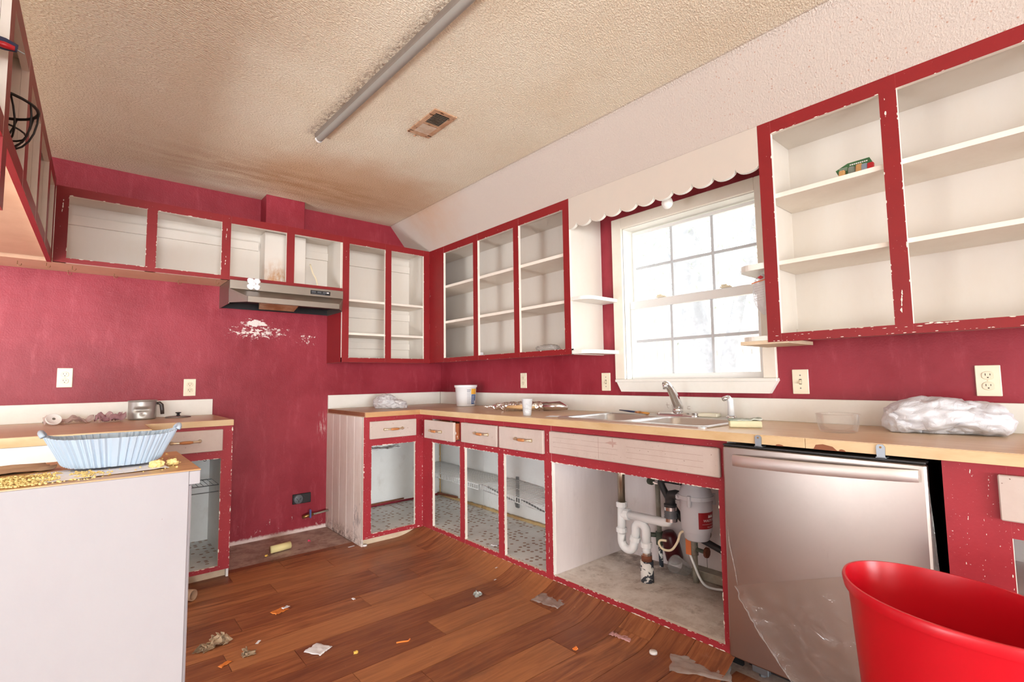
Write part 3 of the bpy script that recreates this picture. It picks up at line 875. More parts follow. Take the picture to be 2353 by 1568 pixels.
MB().tube([(-2.76, -2.184, 2.026), (-2.735, -2.1845, 2.025), (-2.716, -2.183, 2.024)], [.006, .009, .006], 8).build('grip', 'redgrip', tl, True)
MB().tube([(-2.714, -2.172, 2.028), (-2.698, -2.172, 2.022)], .0018, 6).build('lanyard_wire', 'greymetal', tl)

# ---- range hood
hd = thing('range_hood', (-1.457, -.2, 1.65), 'grimy stainless range hood under the short cabinet on the red wall', 'range hood')
x0, x1 = -1.839, -1.077
B(x0, x1, -.328, -.31, 1.752, 1.812, bev=.002).build('front_panel', 'steelh', hd)
mb = MB()   # sloping visor with tapered ends
v = [(x0, -.328, 1.752), (x1, -.328, 1.752), (x1 - .08, -.45, 1.69), (x0 + .08, -.45, 1.69), (x0, -.31, 1.66), (x1, -.31, 1.66), (x1 - .08, -.45, 1.655), (x0 + .08, -.45, 1.655)]
mb.verts(v, [(0, 1, 2, 3), (0, 3, 7, 4), (1, 5, 6, 2)])
mb.build('visor', 'steelh', hd)
B(x0 + .08, x1 - .08, -.462, -.45, 1.652, 1.692, bev=.002).build('front_lip', 'steelh', hd)
B(x0, x0 + .004, -.31, -.001, 1.655, 1.81).build('side_panel', 'steelh', hd); B(x1 - .004, x1, -.31, -.001, 1.655, 1.81).build('side_panel', 'steelh', hd)
mb = B(x0 + .004, x1 - .004, -.32, -.003, 1.70, 1.712); mb.box(x0 + .004, x1 - .004, -.01, -.003, 1.66, 1.70)
mb.build('underside', 'black', hd)
mb = MB(); mb.verts([(-1.66, -.375, 1.683), (-1.40, -.375, 1.683), (-1.37, -.12, 1.655), (-1.61, -.12, 1.655), (-1.66, -.375, 1.70), (-1.40, -.375, 1.70), (-1.37, -.12, 1.70), (-1.61, -.12, 1.70)], [(3, 2, 1, 0), (0, 1, 5, 4), (1, 2, 6, 5), (2, 3, 7, 6), (3, 0, 4, 7)])
mb.build('filter', 'lens', hd)
B(-1.52, -1.385, -.40, -.30, 1.675, 1.70, bev=.004).build('lamp_cover', 'lens', hd)
cp = B(-1.319, -1.176, -.332, -.327, 1.767, 1.796, bev=.001).build('control_panel', 'black', hd)
for i in range(3): B(-1.312 + .04 * i, -1.282 + .04 * i, -.3345, -.331, 1.778, 1.79, bev=.001).build('switch', 'greyrubber', cp)
B(-1.205, -1.187, -.3345, -.331, 1.780, 1.789, bev=.001).build('name_plate', 'printwhite', cp)
mb = MB()
for k in range(9): mb.box(-1.31 + k * .011, -1.304 + k * .011, -.3325, -.3315, 1.770, 1.773)
mb.build('panel_print', 'printgrey', cp)
# plastic flower stuck on the hood
fw = thing('plastic_flower', (-1.697, -.335, 1.80), 'white four-petal plastic flower stuck on the range hood front', 'flower')
for k in range(4):
    a = PI / 4 + k * PI / 2
    MB().blob((-1.697 + .027 * math.cos(a), -.337, 1.795 + .027 * math.sin(a)), (.024, .008, .024), .2, 3, 1.3, k + 3, False).build('petal', 'flower', fw, True)
MB().blob((-1.697, -.344, 1.795), (.012, .006, .012), .1, 2, 1, 1, False).build('flower_centre', 'flower', fw, True)

# ================================================================== BASE CABINETS
ZB, ZK = .879, .051
XB, YB = -.594, -.683


def pull_x(root, x, y0, y1, z):
    """bail handle on a drawer front that faces -x: brass ends, wooden grip"""
    a, b = min(y0, y1), max(y0, y1); m = (a + b) / 2
    h = MB().tube([(x - .0005, a, z), (x - .014, a, z), (x - .02, a + .012, z), (x - .021, a + .04, z - .001), (x - .021, b - .04, z - .001), (x - .02, b - .012, z), (x - .014, b, z), (x - .0005, b, z)], [.011, .006, .006, .005, .005, .006, .006, .011], 8)
    hh = h.build('handle', 'bronze', root, True)
    MB().tube([(x - .021, m - .032, z - .001), (x - .022, m - .015, z - .001), (x - .022, m + .015, z - .001), (x - .021, m + .032, z - .001)], [.006, .0085, .0085, .006], 10).build('wooden_grip', 'pullwood', hh, True)


def pull_y(root, y, x0, x1, z):
    a, b = min(x0, x1), max(x0, x1); m = (a + b) / 2
    h = MB().tube([(a, y - .0005, z), (a, y - .014, z), (a + .012, y - .02, z), (a + .04, y - .021, z - .001), (b - .04, y - .021, z - .001), (b - .012, y - .02, z), (b, y - .014, z), (b, y - .0005, z)], [.011, .006, .006, .005, .005, .006, .006, .011], 8)
    hh = h.build('handle', 'bronze', root, True)
    MB().tube([(m - .032, y - .021, z - .001), (m - .015, y - .022, z - .001), (m + .015, y - .022, z - .001), (m + .032, y - .021, z - .001)], [.006, .0085, .0085, .006], 10).build('wooden_grip', 'pullwood', hh, True)


def bframe_x(r, stiles, rails): frame_x(r, XB, stiles, rails, 'redbase')


def sideboard_mat():
    t = NT('stained_side_board_paint')
    st = t.math('MAXIMUM', t.sphere((-1.064, -.565, .17), .14, (1, 1.7, 1)), t.sphere((-1.064, -.635, .22), .10, (1, 3, .8)))
    st = t.math('MULTIPLY', t.ramp(st, .15, .5), t.ramp(t.noise(t.pos((1, 1, .35)), 42, 6, .75), .46, .56))
    c = t.mix(t.ramp(t.noise(t.pos((1, 1, .3)), 9, 6, .7), .3, .75), S(238, 226, 218), S(224, 206, 194))
    c = t.mix(t.math('MULTIPLY', st, .7), c, S(150, 140, 140))
    low = t.sphere((-1.064, -.3, 0), .5, (1, .6, 4)); c = t.mix(t.math('MULTIPLY', t.math('MULTIPLY', low, t.ramp(t.noise(t.pos(), 40, 6, .75), .42, .6)), .9), c, S(96, 66, 54))
    t.color(c); t.set(Roughness=.5); return t.m


M['sideboard'] = sideboard_mat()
# corner base on the stove wall
cb = thing('base_cabinet', (-.83, -.34, 0), 'red framed one-drawer base cabinet in the corner with a pale board side', 'cabinet')
frame_y(cb, YB, [(-1.062, -1.004, ZK, ZB), (-.661, XB, ZK, ZB)], [(-1.004, -.661, .846, ZB), (-1.004, -.661, .677, .728), (-1.004, -.661, ZK, .082)], 'redbase')
for k in range(5):       # board side, five vertical boards
    a, b = -YB * 0 - .664 + .133 * k, -.664 + .133 * (k + 1)
    lo = 0.0 if k else .05
    mb = B(-1.064, -1.050, a + .0012, b - .0012, 0.0, ZB, bev=.002)
    mb.build('side_board', 'sideboard', cb)
B(-1.064, -1.049, YB + .019, -.664, ZK, ZB).build('side_board', 'pink', cb)
B(-1.049, -.594, -.63, -.615, -.003, .055).build('toe_board', 'trimwood', cb)
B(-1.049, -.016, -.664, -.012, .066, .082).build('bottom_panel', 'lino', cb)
B(-.014, -.002, -.664, -.016, .085, ZB).build('side_panel', 'whitebase', cb)
B(-1.049, -.02, -.014, -.002, .10, ZB).build('back_panel', 'whitebase', cb)
dr = B(-1.022, -.661, -.703, YB - .0005, .726, .847, bev=.003).build('drawer', 'drawer', cb)
pull_y(dr, -.703, -.916, -.776, .787)
MB().tube([(-1.04, -.03, .10), (-.4, -.03, .112)], .006, 8).build('rear_pipe', 'rust', cb)
MB().tube([(-1.03, -.30, .092), (-.93, -.27, .093)], .008, 8).build('pipe_piece', 'blackwire', cb)
# window-side three-drawer base
wbz = thing('base_cabinet', (-.3, -1.35, 0), 'red framed base cabinet with three drawers and wire shelves, left of the sink', 'cabinet')
bframe_x(wbz, [(-.818, YB, ZK, ZB), (-1.222, -1.165, ZK, ZB), (-1.632, -1.575, ZK, ZB), (-2.039, -1.982, ZK, ZB)],
         [(-2.039, YB, .846, ZB), (-2.039, YB, .677, .718), (-2.039, YB, ZK, .082)])
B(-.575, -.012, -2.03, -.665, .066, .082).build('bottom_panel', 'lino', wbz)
B(-.014, -.002, -2.03, -.666, .085, ZB).build('back_panel', 'whitebase', wbz)
B(-.575, -.014, -2.038, -2.03, .066, ZB).build('side_panel', 'whitebase', wbz)
B(-.54, -.525, -2.03, -.665, -.003, .06).build('toe_board', 'dark', wbz)
for (y0, y1, xf, pa, pb, pz) in ((-1.187, -.81, -.66, -.898, -1.039, .774), (-1.587, -1.207, -.614, -1.369, -1.502, .786), (-1.992, -1.609, -.614, -1.767, -1.901, .783)):
    d = B(xf, xf + .019, y0, y1, .716, .845, bev=.003).build('drawer', 'drawer', wbz)
    mb = B(xf + .019, xf + .4, y0 + .025, y0 + .037, .725, .835); mb.box(xf + .019, xf + .4, y1 - .037, y1 - .025, .725, .835); mb.box(xf + .019, xf + .4, y0 + .037, y1 - .037, .725, .731)
    mb.build('drawer_box', 'woodside', d)
    pull_x(d, xf, pa, pb, pz)


def beadpath(y0, y1, n): return [(-.03 + .006 * noise.noise(Vector((i * .7, 2, 1))), y0 + (y1 - y0) * i / n, .088 + .008 * noise.noise(Vector((i * .6, 7, 3)))) for i in range(n + 1)]


pth = beadpath(-.67, -2.02, 50)
MB().tube(pth, [.013 + .008 * noise.noise(Vector((i * .9, 1, 4))) for i in range(len(pth))], 7).build('foam_bead', 'foam', wbz, True)
pth = [(-.03 + .005 * noise.noise(Vector((i, 4, 2))), -.03, .10 + .55 * i / 30) for i in range(31)]
MB().tube(pth, [.007 + .007 * noise.noise(Vector((i * .8, 3, 4))) for i in range(31)], 6).build('foam_bead', 'foam', cb, True)
pth = beadpath(-.03, -.66, 22)
MB().tube(pth, [.013 + .008 * noise.noise(Vector((i * .9, 5, 4))) for i in range(len(pth))], 7).build('foam_bead', 'foam', cb, True)
MB().tube([(-.06, -.04, .105), (-.03, -.30, .105)], .010, 8).build('rear_pipe', 'rust', cb)


def wire_shelf(label, y0, y1, z, zs, x0=-.33, x1=-.03):
    """y0 > y1; zs = drop towards y1"""
    r = thing('wire_shelf', ((x0 + x1) / 2, (y0 + y1) / 2, z), label, 'shelf')
    zz = lambda y: z + zs * (y0 - y) / (y0 - y1)
    mb = MB()
    for x, dz in ((x0, 0), (x0, -.035), ((x0 * .5 + x1 * .5), -.004), (x1, 0)): mb.tube([(x, y0, zz(y0) + dz), (x, y1, zz(y1) + dz)], .0032, 5)
    mb.build('rail_wires', 'wire', r, True)
    mb = MB(); n = int((y0 - y1) / .0254)
    for i in range(n + 1):
        y = y0 - (y0 - y1) * i / n; mb.tube([(x1, y, zz(y) + .003), (x0 + .003, y, zz(y) + .003), (x0 - .003, y, zz(y) - .004), (x0 - .003, y, zz(y) - .036)], .0021, 4)
    mb.build('cross_wires', 'wire', r, True)
    return r


w1 = wire_shelf('white wire shelf in the corner of the drawer base cabinet', -.07, -1.015, .385, -.02)
w2 = wire_shelf('sagging white wire shelf beside the sink cabinet wall', -1.05, -1.99, .372, -.06)
for y, z, w in ((-1.10, .372, w2), (-1.47, .345, w2)):
    MB().tube([(-.31, y, z - .012), (-.05, y, z - .16), (-.04, y, z - .20)], .006, 6).build('bracket', 'wiregrey', w)
    B(-.03, -.016, y - .012, y + .012, z - .21, z + .02).build('clip', 'wiregrey', w)

# sink base
sb = thing('sink_cabinet', (-.3, -2.5, 0), 'red framed open sink base cabinet with a pale false drawer front', 'cabinet')
bframe_x(sb, [(-3.024, -2.98, ZK, ZB)], [(-2.98, -2.0395, .846, ZB), (-2.98, -2.0395, .677, .735), (-2.98, -2.0395, ZK, .082)])
B(XB, XB + .019, -2.0395, -2.0392, ZK, ZB).build('stile', 'white', sb)
ff = B(-.614, XB - .0005, -2.997, -2.04, .728, .845, bev=.004).build('false_front', 'drawer', sb)
mb = MB()
for z in (.765, .79, .815): mb.box(-.6143, -.6139, -2.5, -2.07, z, z + .0008); mb.box(-.6143, -.6139, -2.93, -2.55, z - .006, z - .0052)
mb.box(-.6143, -.6139, -2.385, -2.384, .735, .84)
mb.build('scored_lines', 'stainm', ff)
B(-.6155, -.6138, -2.275, -2.245, .795, .818, bev=.0005).build('paint_patch', 'drawer', ff)


def sinkfloor():
    t = NT('stained_sink_base_floor'); p = t.pos(); x = t.sep()
    c = t.mix(t.ramp(t.noise(p, 9, 8, .72), .35, .7), S(240, 231, 223), S(208, 193, 181))
    c = t.mix(t.math('MULTIPLY', t.ramp(t.noise(t.pos(loc=(4, 2, 0)), 14, 8, .75), .5, .72), .6), c, S(140, 112, 90))
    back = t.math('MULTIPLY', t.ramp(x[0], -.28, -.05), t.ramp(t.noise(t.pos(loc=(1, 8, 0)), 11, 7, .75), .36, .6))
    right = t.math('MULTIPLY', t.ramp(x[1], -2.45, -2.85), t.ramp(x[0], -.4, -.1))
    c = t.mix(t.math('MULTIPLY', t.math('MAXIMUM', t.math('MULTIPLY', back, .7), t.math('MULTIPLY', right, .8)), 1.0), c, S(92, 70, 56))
    spl = t.ramp(t.noise(t.pos(loc=(7, 3, 0)), 22, 6, .7), .64, .72)
    c = t.mix(t.math('MULTIPLY', spl, .6), c, S(238, 232, 226))
    t.color(c); t.set(Roughness=.6); t.bump(t.noise(p, 40, 5, .7), .2, .002); return t.m


M['sinkfloor'] = sinkfloor()
for a, b in ((-.575, -.30), (-.298, -.016)): B(a, b, -2.99, -2.045, .066, .082, bev=.001).build('floor_board', 'sinkfloor', sb)
B(-.575, -.002, -2.045, -2.039, .066, ZB).build('side_panel', 'sinkside', sb); B(-.575, -.002, -3.02, -3.012, .066, ZB).build('side_panel', 'sinkside', sb)
mb = B(-.016, -.002, -2.60, -2.046, .082, ZB); mb.box(-.017, -.002, -3.011, -2.604, .082, ZB)
mb.build('back_panel', 'sinkside', sb)
B(-.09, -.018, -3.01, -2.55, .085, .13, bev=.004).build('rear_ledge', 'pipe', sb)
B(-.54, -.525, -3.02, -2.039, -.003, .06).build('toe_board', 'dark', sb)

# right base cabinet
rb = thing('base_cabinet', (-.3, -4.1, 0), 'red fronted base cabinet right of the dishwasher, behind the red bin', 'cabinet')
bframe_x(rb, [(-3.815, -3.677, 0, ZB), (-4.6, -4.5, 0, ZB)], [(-4.5, -3.815, .848, ZB), (-4.5, -3.815, .677, .73), (-4.5, -3.815, 0, .1)])
B(-.614, XB - .0005, -4.45, -3.797, .726, .850, bev=.003).build('drawer', 'drawer', rb)
B(-.575, -.002, -3.69, -3.677, 0, ZB).build('side_panel', 'redbase', rb); B(-.575, -.002, -4.6, -4.585, 0, ZB).build('side_panel', 'whitebase', rb)
B(-.575, -.012, -4.585, -3.69, .1, .116).build('bottom_panel', 'lino', rb); B(-.012, -.002, -4.585, -3.69, .116, ZB).build('back_panel', 'whitebase', rb)
B(-.56, -.012, -4.585, -3.69, .45, .466).build('shelf', 'whitebase', rb)

# left base on the stove wall
lb = thing('base_cabinet', (-2.07, -.3, 0), 'red framed one-drawer base cabinet left of the empty range gap', 'cabinet')
YL = -.625
frame_y(lb, YL, [(-1.915, -1.856, ZK, ZB), (-2.288, -2.205, ZK, ZB)], [(-2.205, -1.915, .858, ZB), (-2.205, -1.915, .689, .738), (-2.205, -1.915, ZK, .077)], 'redbase')
B(-1.868, -1.856, YL + .019, -.002, 0, ZB, front=[('x', 1)]).build('side_panel', ['redbase', 'whitebase'], lb)
B(-2.288, -2.276, YL + .019, -.002, 0, ZB).build('side_panel', 'whitebase', lb)
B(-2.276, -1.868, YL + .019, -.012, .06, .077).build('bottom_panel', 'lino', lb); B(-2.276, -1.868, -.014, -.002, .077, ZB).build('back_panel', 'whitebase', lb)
B(-2.276, -1.868, -.575, -.56, -.003, .06).build('toe_board', 'trimwood', lb)
d = B(-2.285, -1.911, -.645, YL - .0005, .736, .860, bev=.003).build('drawer', 'drawer', lb)
pull_y(d, -.645, -2.162, -2.027, .80)
p = [(-1.95, -.30, .664), (-1.95, -.30, .655)] + [tuple(q) for q in arc((-1.943, -.30, .648), .009, PI, 2.1 * PI, 6, ((1, 0, 0), (0, 0, 1)))]
MB().tube(p, .002, 5).build('hook', 'blackwire', lb)
r = thing('wire_shelf', (-2.0, -.3, .5), 'short white wire shelf inside the left one-drawer base cabinet', 'shelf')
mb = MB()
for yy, z in ((-.16, .5), (-.40, .5), (-.40, .46)): mb.tube([(-2.27, yy, z), (-1.88, yy, z)], .003, 5)
for i in range(15):
    x = -2.26 + i * .027; mb.tube([(x, -.16, .503), (x, -.40, .503)], .0022, 4)
mb.build('cross_wires', 'wiregrey', r, True)

# deeper left cabinet with the white front
dl = thing('base_cabinet', (-2.8, -.5, 0), 'deeper plain white fronted base cabinet at far left behind the peninsula', 'cabinet')
B(-3.4, -2.2885, -1.0, -.002, 0, ZB).build('carcass', 'whitebase', dl)
B(-3.4, -2.2885, -1.012, -1.0, .02, .871, bev=.002).build('front_panel', 'white', dl)

def chips(root, name, mat, plane, at, edges, n, seed, size=.006):
    """small flakes of missing paint along the edges of a face frame (edges: u0, v0, u1, v1 in the frame's plane)"""
    rg = random.Random(seed); mb = MB()
    for k in range(n):
        u0, v0, u1, v1 = rg.choice(edges); t = rg.random(); hor = abs(u1 - u0) > abs(v1 - v0)
        u = u0 + (u1 - u0) * t; v = v0 + (v1 - v0) * t; s_ = size * rg.uniform(.25, 1) * (1.6 if rg.random() < .12 else 1)
        m = rg.randint(5, 8); poly = []
        for i in range(m):
            a = 2 * PI * i / m; r = s_ * rg.uniform(.45, 1.1)
            pu = u + r * math.cos(a) * (1.9 if hor else .5); pv = v + r * math.sin(a) * (.5 if hor else 1.6)
            poly.append((at - 4e-6 * k, pu, pv) if plane == 'x' else (pu, at - 4e-6 * k, pv))
        mb.verts(poly, [tuple(range(m))])
    o = mb.build(name, mat, root); o['kind'] = 'stuff'


def rect(u0, u1, v0, v1): return [(u0, v0, u1, v0), (u0, v1, u1, v1), (u0, v0, u0, v1), (u1, v0, u1, v1)]


M['worn'] = simple('worn_through_paint', S(186, 156, 146), .6)
chips(sb, 'worn_paint', 'worn', 'x', -.6146, [(-2.50, .815, -2.45, .818), (-2.475, .80, -2.47, .835), (-2.49, .825, -2.46, .812)], 16, 31, .012)
E_ = []
for a, b in ((-1.165, -.818), (-1.575, -1.222), (-1.982, -1.632)): E_ += rect(a - .002, b + .002, .080, .678)
chips(wbz, 'paint_chips', 'creamedge', 'x', XB - .0006, E_ + [(-2.03, .055, -.70, .055)] * 3 + [(-2.0, .70, -.8, .70), (-2.01, .1, -2.01, .85)], 330, 3)
chips(sb, 'paint_chips', 'creamedge', 'x', XB - .0006, rect(-2.98, -2.04, .08, .678) + [(-2.98, .056, -2.04, .056)] * 2 + [(-2.98, .679, -2.04, .679)] * 2, 240, 5)
chips(cb, 'paint_chips', 'creamedge', 'y', YB - .0006, rect(-1.005, -.66, .08, .678) + [(-1.058, .1, -1.058, .87), (-1.05, .06, -.6, .06), (-.6, .1, -.6, .87)], 120, 7)
chips(lb, 'paint_chips', 'creamedge', 'y', YL - .0006, rect(-2.2, -1.914, .076, .69) + [(-1.859, .06, -1.859, .87)] * 2, 110, 8)
chips(rb, 'paint_chips', 'creamedge', 'x', XB - .0006, [(-3.69, .3, -3.74, .86), (-3.72, .2, -3.78, .86), (-3.81, .4, -3.81, .68)], 45, 9, .003)
for o_ in bpy.data.objects:
    if o_.name == 'wall_cabinet.001':
        E_ = rect(-3.532, -3.139, 1.309, 2.187) + rect(-4.02, -3.583, 1.309, 2.187)
        chips(o_, 'paint_chips', 'creamedge', 'x', XF - .0006, E_ + [(-4.0, 1.3, -3.12, 1.3)] * 2 + [(-4.0, 1.279, -3.1, 1.279)] * 3 + [(-3.7, 1.306, -3.62, 1.306)] * 2, 130, 11, .005)
        chips(o_, 'screw_hole_marks', 'creamedge', 'x', XF - .0006, [(-3.548, 2.09, -3.548, 2.16), (-3.553, 1.36, -3.56, 1.44), (-3.553, 1.36, -3.56, 1.44)], 14, 12, .007)
    if o_.name == 'wall_cabinet':
        E_ = rect(-.943, -.528, 1.309, 2.187) + rect(-1.416, -.999, 1.309, 2.187) + rect(-1.891, -1.469, 1.309, 2.187)
        chips(o_, 'paint_chips', 'creamedge', 'x', XF - .0006, E_ + [(-1.93, 1.279, -.4, 1.279)] * 3, 90, 13, .004)
chips(lc, 'paint_chips', 'creamedge', 'y', YF - .0006, rect(-2.646, -2.289, 1.837, 2.195) + rect(-2.239, -1.888, 1.837, 2.195) + [(-2.64, 1.838, -1.89, 1.838)] * 2, 70, 14, .005)
chips(lc, 'screw_hole_marks', 'creamedge', 'y', YF - .0006, [(-2.672, 2.10, -2.668, 2.17), (-1.865, 2.08, -1.86, 2.15), (-1.867, 1.89, -1.862, 1.97)], 22, 15, .006)
chips(tc, 'paint_chips', 'creamedge', 'y', YF - .0006, rect(-1.023, -.72, 1.309, 2.195) + rect(-.669, -.364, 1.309, 2.195) + [(-1.05, 2.06, -1.045, 2.14)], 60, 16, .0045)

# ================================================================== WORKTOPS
H = .914


def ctop(name, label, boxes, mat, loc):
    r = thing(name, loc, label, 'worktop')
    mb = MB()
    for b in boxes: mb.box(*b, .905 if len(b) == 4 else b[4], H)
    return r, mb


wt = thing('worktop', (-.4, -2.2, .88), 'long L-shaped wood laminate worktop holding the sink along the window wall', 'worktop')
mb = MB()
SY0, SY1, SX0, SX1 = -2.90, -2.085, -.555, -.06   # sink cut-out
mb.box(-.634, -.001, SY1, -.709, .88, H); mb.box(-.634, -.001, -4.62, SY0, .88, H)
mb.box(-.634, SX0, SY0, SY1, .88, H); mb.box(SX1, -.001, SY0, SY1, .88, H)
mb.build('laminate_top', 'top', wt)
MB().box(-1.062, -.001, -.7085, -.001, .88, H).build('laminate_top', 'topx', wt)
for a, b in ((-3.322, -.7095), (-4.62, -3.324)): B(-.638, -.634, a, b, .879, H - .0015, bev=.0008).build('edge_band', 'edge', wt)
B(-1.062, -.638, -.7125, -.7085, .879, H - .0015, bev=.0008).build('edge_band', 'edgeworn', wt)
B(-1.066, -1.062, -.70, -.03, .885, H - .002, bev=.0008).build('edge_band', 'chipwood', wt)
for y, w, h in ((-3.24, .014, .006), (-3.385, .036, .019), (-3.435, .010, .007)):
    MB().prism([(y - w, .8788), (y + w, .8788), (y + w * .8, .8788 + h * .8), (y + w * .2, .8788 + h), (y - w * .6, .8788 + h * .7)], 'x', -.6392, -.6385).build('edge_chip', 'chipwood', wt)
B(-.019, -.001, -4.62, -.019, H, 1.021, bev=.002).build('backsplash', 'white', wt)
B(-1.062, -.0195, -.019, -.001, H, 1.021, bev=.002).build('backsplash', 'white', wt)
# brown scribble left on the backsplash
mb = MB()
def scr(pts): mb.tube([(-.0202, -2.40 - u * .15, .952 + v * .028) for u, v in pts], .0007, 4)
scr([(0, 1.2), (.02, .2), (.08, .1)]); scr([(-.05, .75), (.1, .75)]); scr([(.2, .8), (.24, .1), (.3, .6), (.36, .1), (.42, .8)]); scr([(.62, .7), (.52, .5), (.55, .1), (.66, .1), (.66, .7)]); scr([(.95, .6), (.86, .6), (.84, .1), (.95, .1)])
mb.build('scribble', 'stainm', wt)

lw = thing('worktop', (-2.3, -.4, .88), 'stepped brown laminate worktop on the stove wall at left, under the two outlets', 'worktop')
MB().prism([(-1.86, -.001), (-1.86, -.637), (-2.288, -.637), (-2.288, -1.013), (-3.42, -1.013), (-3.42, -.001)], 'z', .882, H).build('laminate_top', 'topx', lw)
B(-2.287, -1.86, -.641, -.637, .879, H - .0015, bev=.0008).build('edge_band', 'edgex', lw)
B(-1.86, -1.856, -.641, -.001, .879, H - .0015, bev=.0008).build('edge_band', 'edge', lw)
B(-3.42, -2.284, -1.0175, -1.013, .872, H - .0015, bev=.0008).build('edge_band', 'edgex', lw)
B(-2.288, -2.284, -1.0125, -.6415, .872, H - .0015).build('edge_band', 'edgeworn', lw)
B(-3.42, -1.862, -.019, -.001, H, 1.021, bev=.002).build('backsplash', 'white', lw)

pn = thing('peninsula', (-2.85, -2.28, 0), 'pale pinkish white peninsula cabinet in the left foreground', 'cabinet')
B(-3.42, -2.334, -2.505, -2.49, 0.0, .9132, bev=.001).build('front_panel', 'penin', pn)
B(-3.42, -2.345, -2.489, -2.10, 0.0, .878).build('carcass', 'penin', pn)
B(-2.345, -2.325, -2.4885, -2.10, 0.03, .878, bev=.003).build('side_panel', 'penin', pn)
B(-2.3335, -2.31, -2.5045, -2.07, .880, .9128, bev=.001).build('end_block', 'penin', pn)
pt = thing('worktop', (-2.85, -2.28, .88), 'wood grain worktop of the peninsula under the pale blue basket', 'worktop')
B(-3.42, -2.3095, -2.5055, -2.07, .9135, .9165).build('laminate_top', 'topisland', pt)
HP = .9165

# ================================================================== SINK, TAPS
sk = thing('sink', (-.3, -2.49, .92), 'double bowl stainless drop-in sink in the long worktop', 'sink')


def rr(x0, x1, y0, y1, r, n=5):
    pts = []
    for cx, cy, a in ((x1 - r, y1 - r, 0), (x0 + r, y1 - r, PI / 2), (x0 + r, y0 + r, PI), (x1 - r, y0 + r, 1.5 * PI)):
        for i in range(n + 1): pts.append((cx + r * math.cos(a + PI / 2 * i / n), cy + r * math.sin(a + PI / 2 * i / n)))
    return pts


def loft(mb, loops, cap=True):
    L = [[mb.bm.verts.new(p) for p in lp] for lp in loops]; n = len(L[0])
    for a, b in zip(L, L[1:]):
        for j in range(n): mb.bm.faces.new([a[j], a[(j + 1) % n], b[(j + 1) % n], b[j]])
    if cap: mb.bm.faces.new(L[-1])
    return mb


def pz(pts, z): return [(x, y, z) for x, y in pts]


# deck: outer rim to two bowl openings
mb = MB()
ow = rr(-.578, -.035, -2.925, -2.06, .03); oi_ = rr(-.574, -.039, -2.921, -2.064, .028)
loft(mb, [pz(ow, .9145), pz(ow, .919), pz(oi_, .9225)], False)
bowls = [(-.548, -.15, -2.475, -2.085), (-.548, -.15, -2.90, -2.51)]
inner = [mb.bm.verts.new((x, y, .9225)) for x, y in oi_]
es = [mb.bm.edges.new((inner[i], inner[(i + 1) % len(inner)])) for i in range(len(inner))]
for b in bowls:
    lp = [mb.bm.verts.new((x, y, .9225)) for x, y in rr(*b, .05)]
    es += [mb.bm.edges.new((lp[i], lp[(i + 1) % len(lp)])) for i in range(len(lp))]
bmesh.ops.triangle_fill(mb.bm, use_beauty=True, edges=es)
bmesh.ops.remove_doubles(mb.bm, verts=mb.bm.verts[:], dist=.0002)
mb.build('deck', 'sinksteel', sk)
for b in bowls:
    mb = MB(); x0_, x1_, y0_, y1_ = b
    loft(mb, [pz(rr(x0_ - .003, x1_ + .003, y0_ - .003, y1_ + .003, .052), .9226), pz(rr(x0_, x1_, y0_, y1_, .05), .922), pz(rr(x0_ + .006, x1_ - .006, y0_ + .006, y1_ - .006, .05), .912), pz(rr(x0_ + .014, x1_ - .014, y0_ + .014, y1_ - .014, .05), .78), pz(rr(x0_ + .04, x1_ - .04, y0_ + .04, y1_ - .04, .05), .757)])
    mb.build('bowl', 'sinksteel', sk, True)
    MB().lathe([(.0, .7585), (.03, .7585), (.042, .761)], ((x0_ + x1_) / 2, (y0_ + y1_) / 2, 0), 20).build('drain', 'chrome', sk, True)

fc = thing('faucet', (-.092, -2.51, .9225), 'chrome single-spout kitchen faucet on its long base plate behind the sink', 'faucet')
mb = MB(); pl = rr(-.12, -.062, -2.635, -2.385, .028)
loft(mb, [pz(pl, .9225), pz(pl, .932), pz(rr(-.112, -.07, -2.625, -2.395, .02), .9395)])
mb.build('base_plate', 'chrome', fc)
MB().lathe([(0, .937), (.027, .937), (.027, .955), (.024, .965), (0, .965)], (-.092, -2.51, 0), 20).build('collar', 'chrome', fc, True)
MB().tube([(-.088, -2.512, .95), (-.098, -2.512, .985), (-.122, -2.508, 1.03), (-.150, -2.503, 1.072), (-.170, -2.50, 1.092), (-.192, -2.497, 1.095)], [.024, .025, .023, .019, .0165, .015], 14).build('spout', 'chrome', fc, True)
MB().lathe([(0, 0), (.013, 0), (.0135, .02), (.011, .03), (0, .03)], (-.187, -2.498, 1.066), 16).build('aerator', 'chrome', fc, True)
sp = thing('side_sprayer', (-.085, -2.80, .9225), 'white side sprayer with a chrome nozzle, right of the faucet', 'sprayer')
MB().lathe([(0, .9225), (.026, .9225), (.026, .93), (.018, .936), (0, .936)], (-.085, -2.80, 0), 18).build('base_ring', 'chrome', sp, True)
MB().tube([(-.085, -2.80, .934), (-.085, -2.80, .985), (-.087, -2.799, 1.01), (-.10, -2.794, 1.026)], [.016, .0145, .0155, .013], 12).build('body', 'pvc', sp, True)
MB().tube([(-.098, -2.795, 1.024), (-.127, -2.785, 1.018)], [.013, .0115], 12).build('nozzle', 'chrome', sp, True)


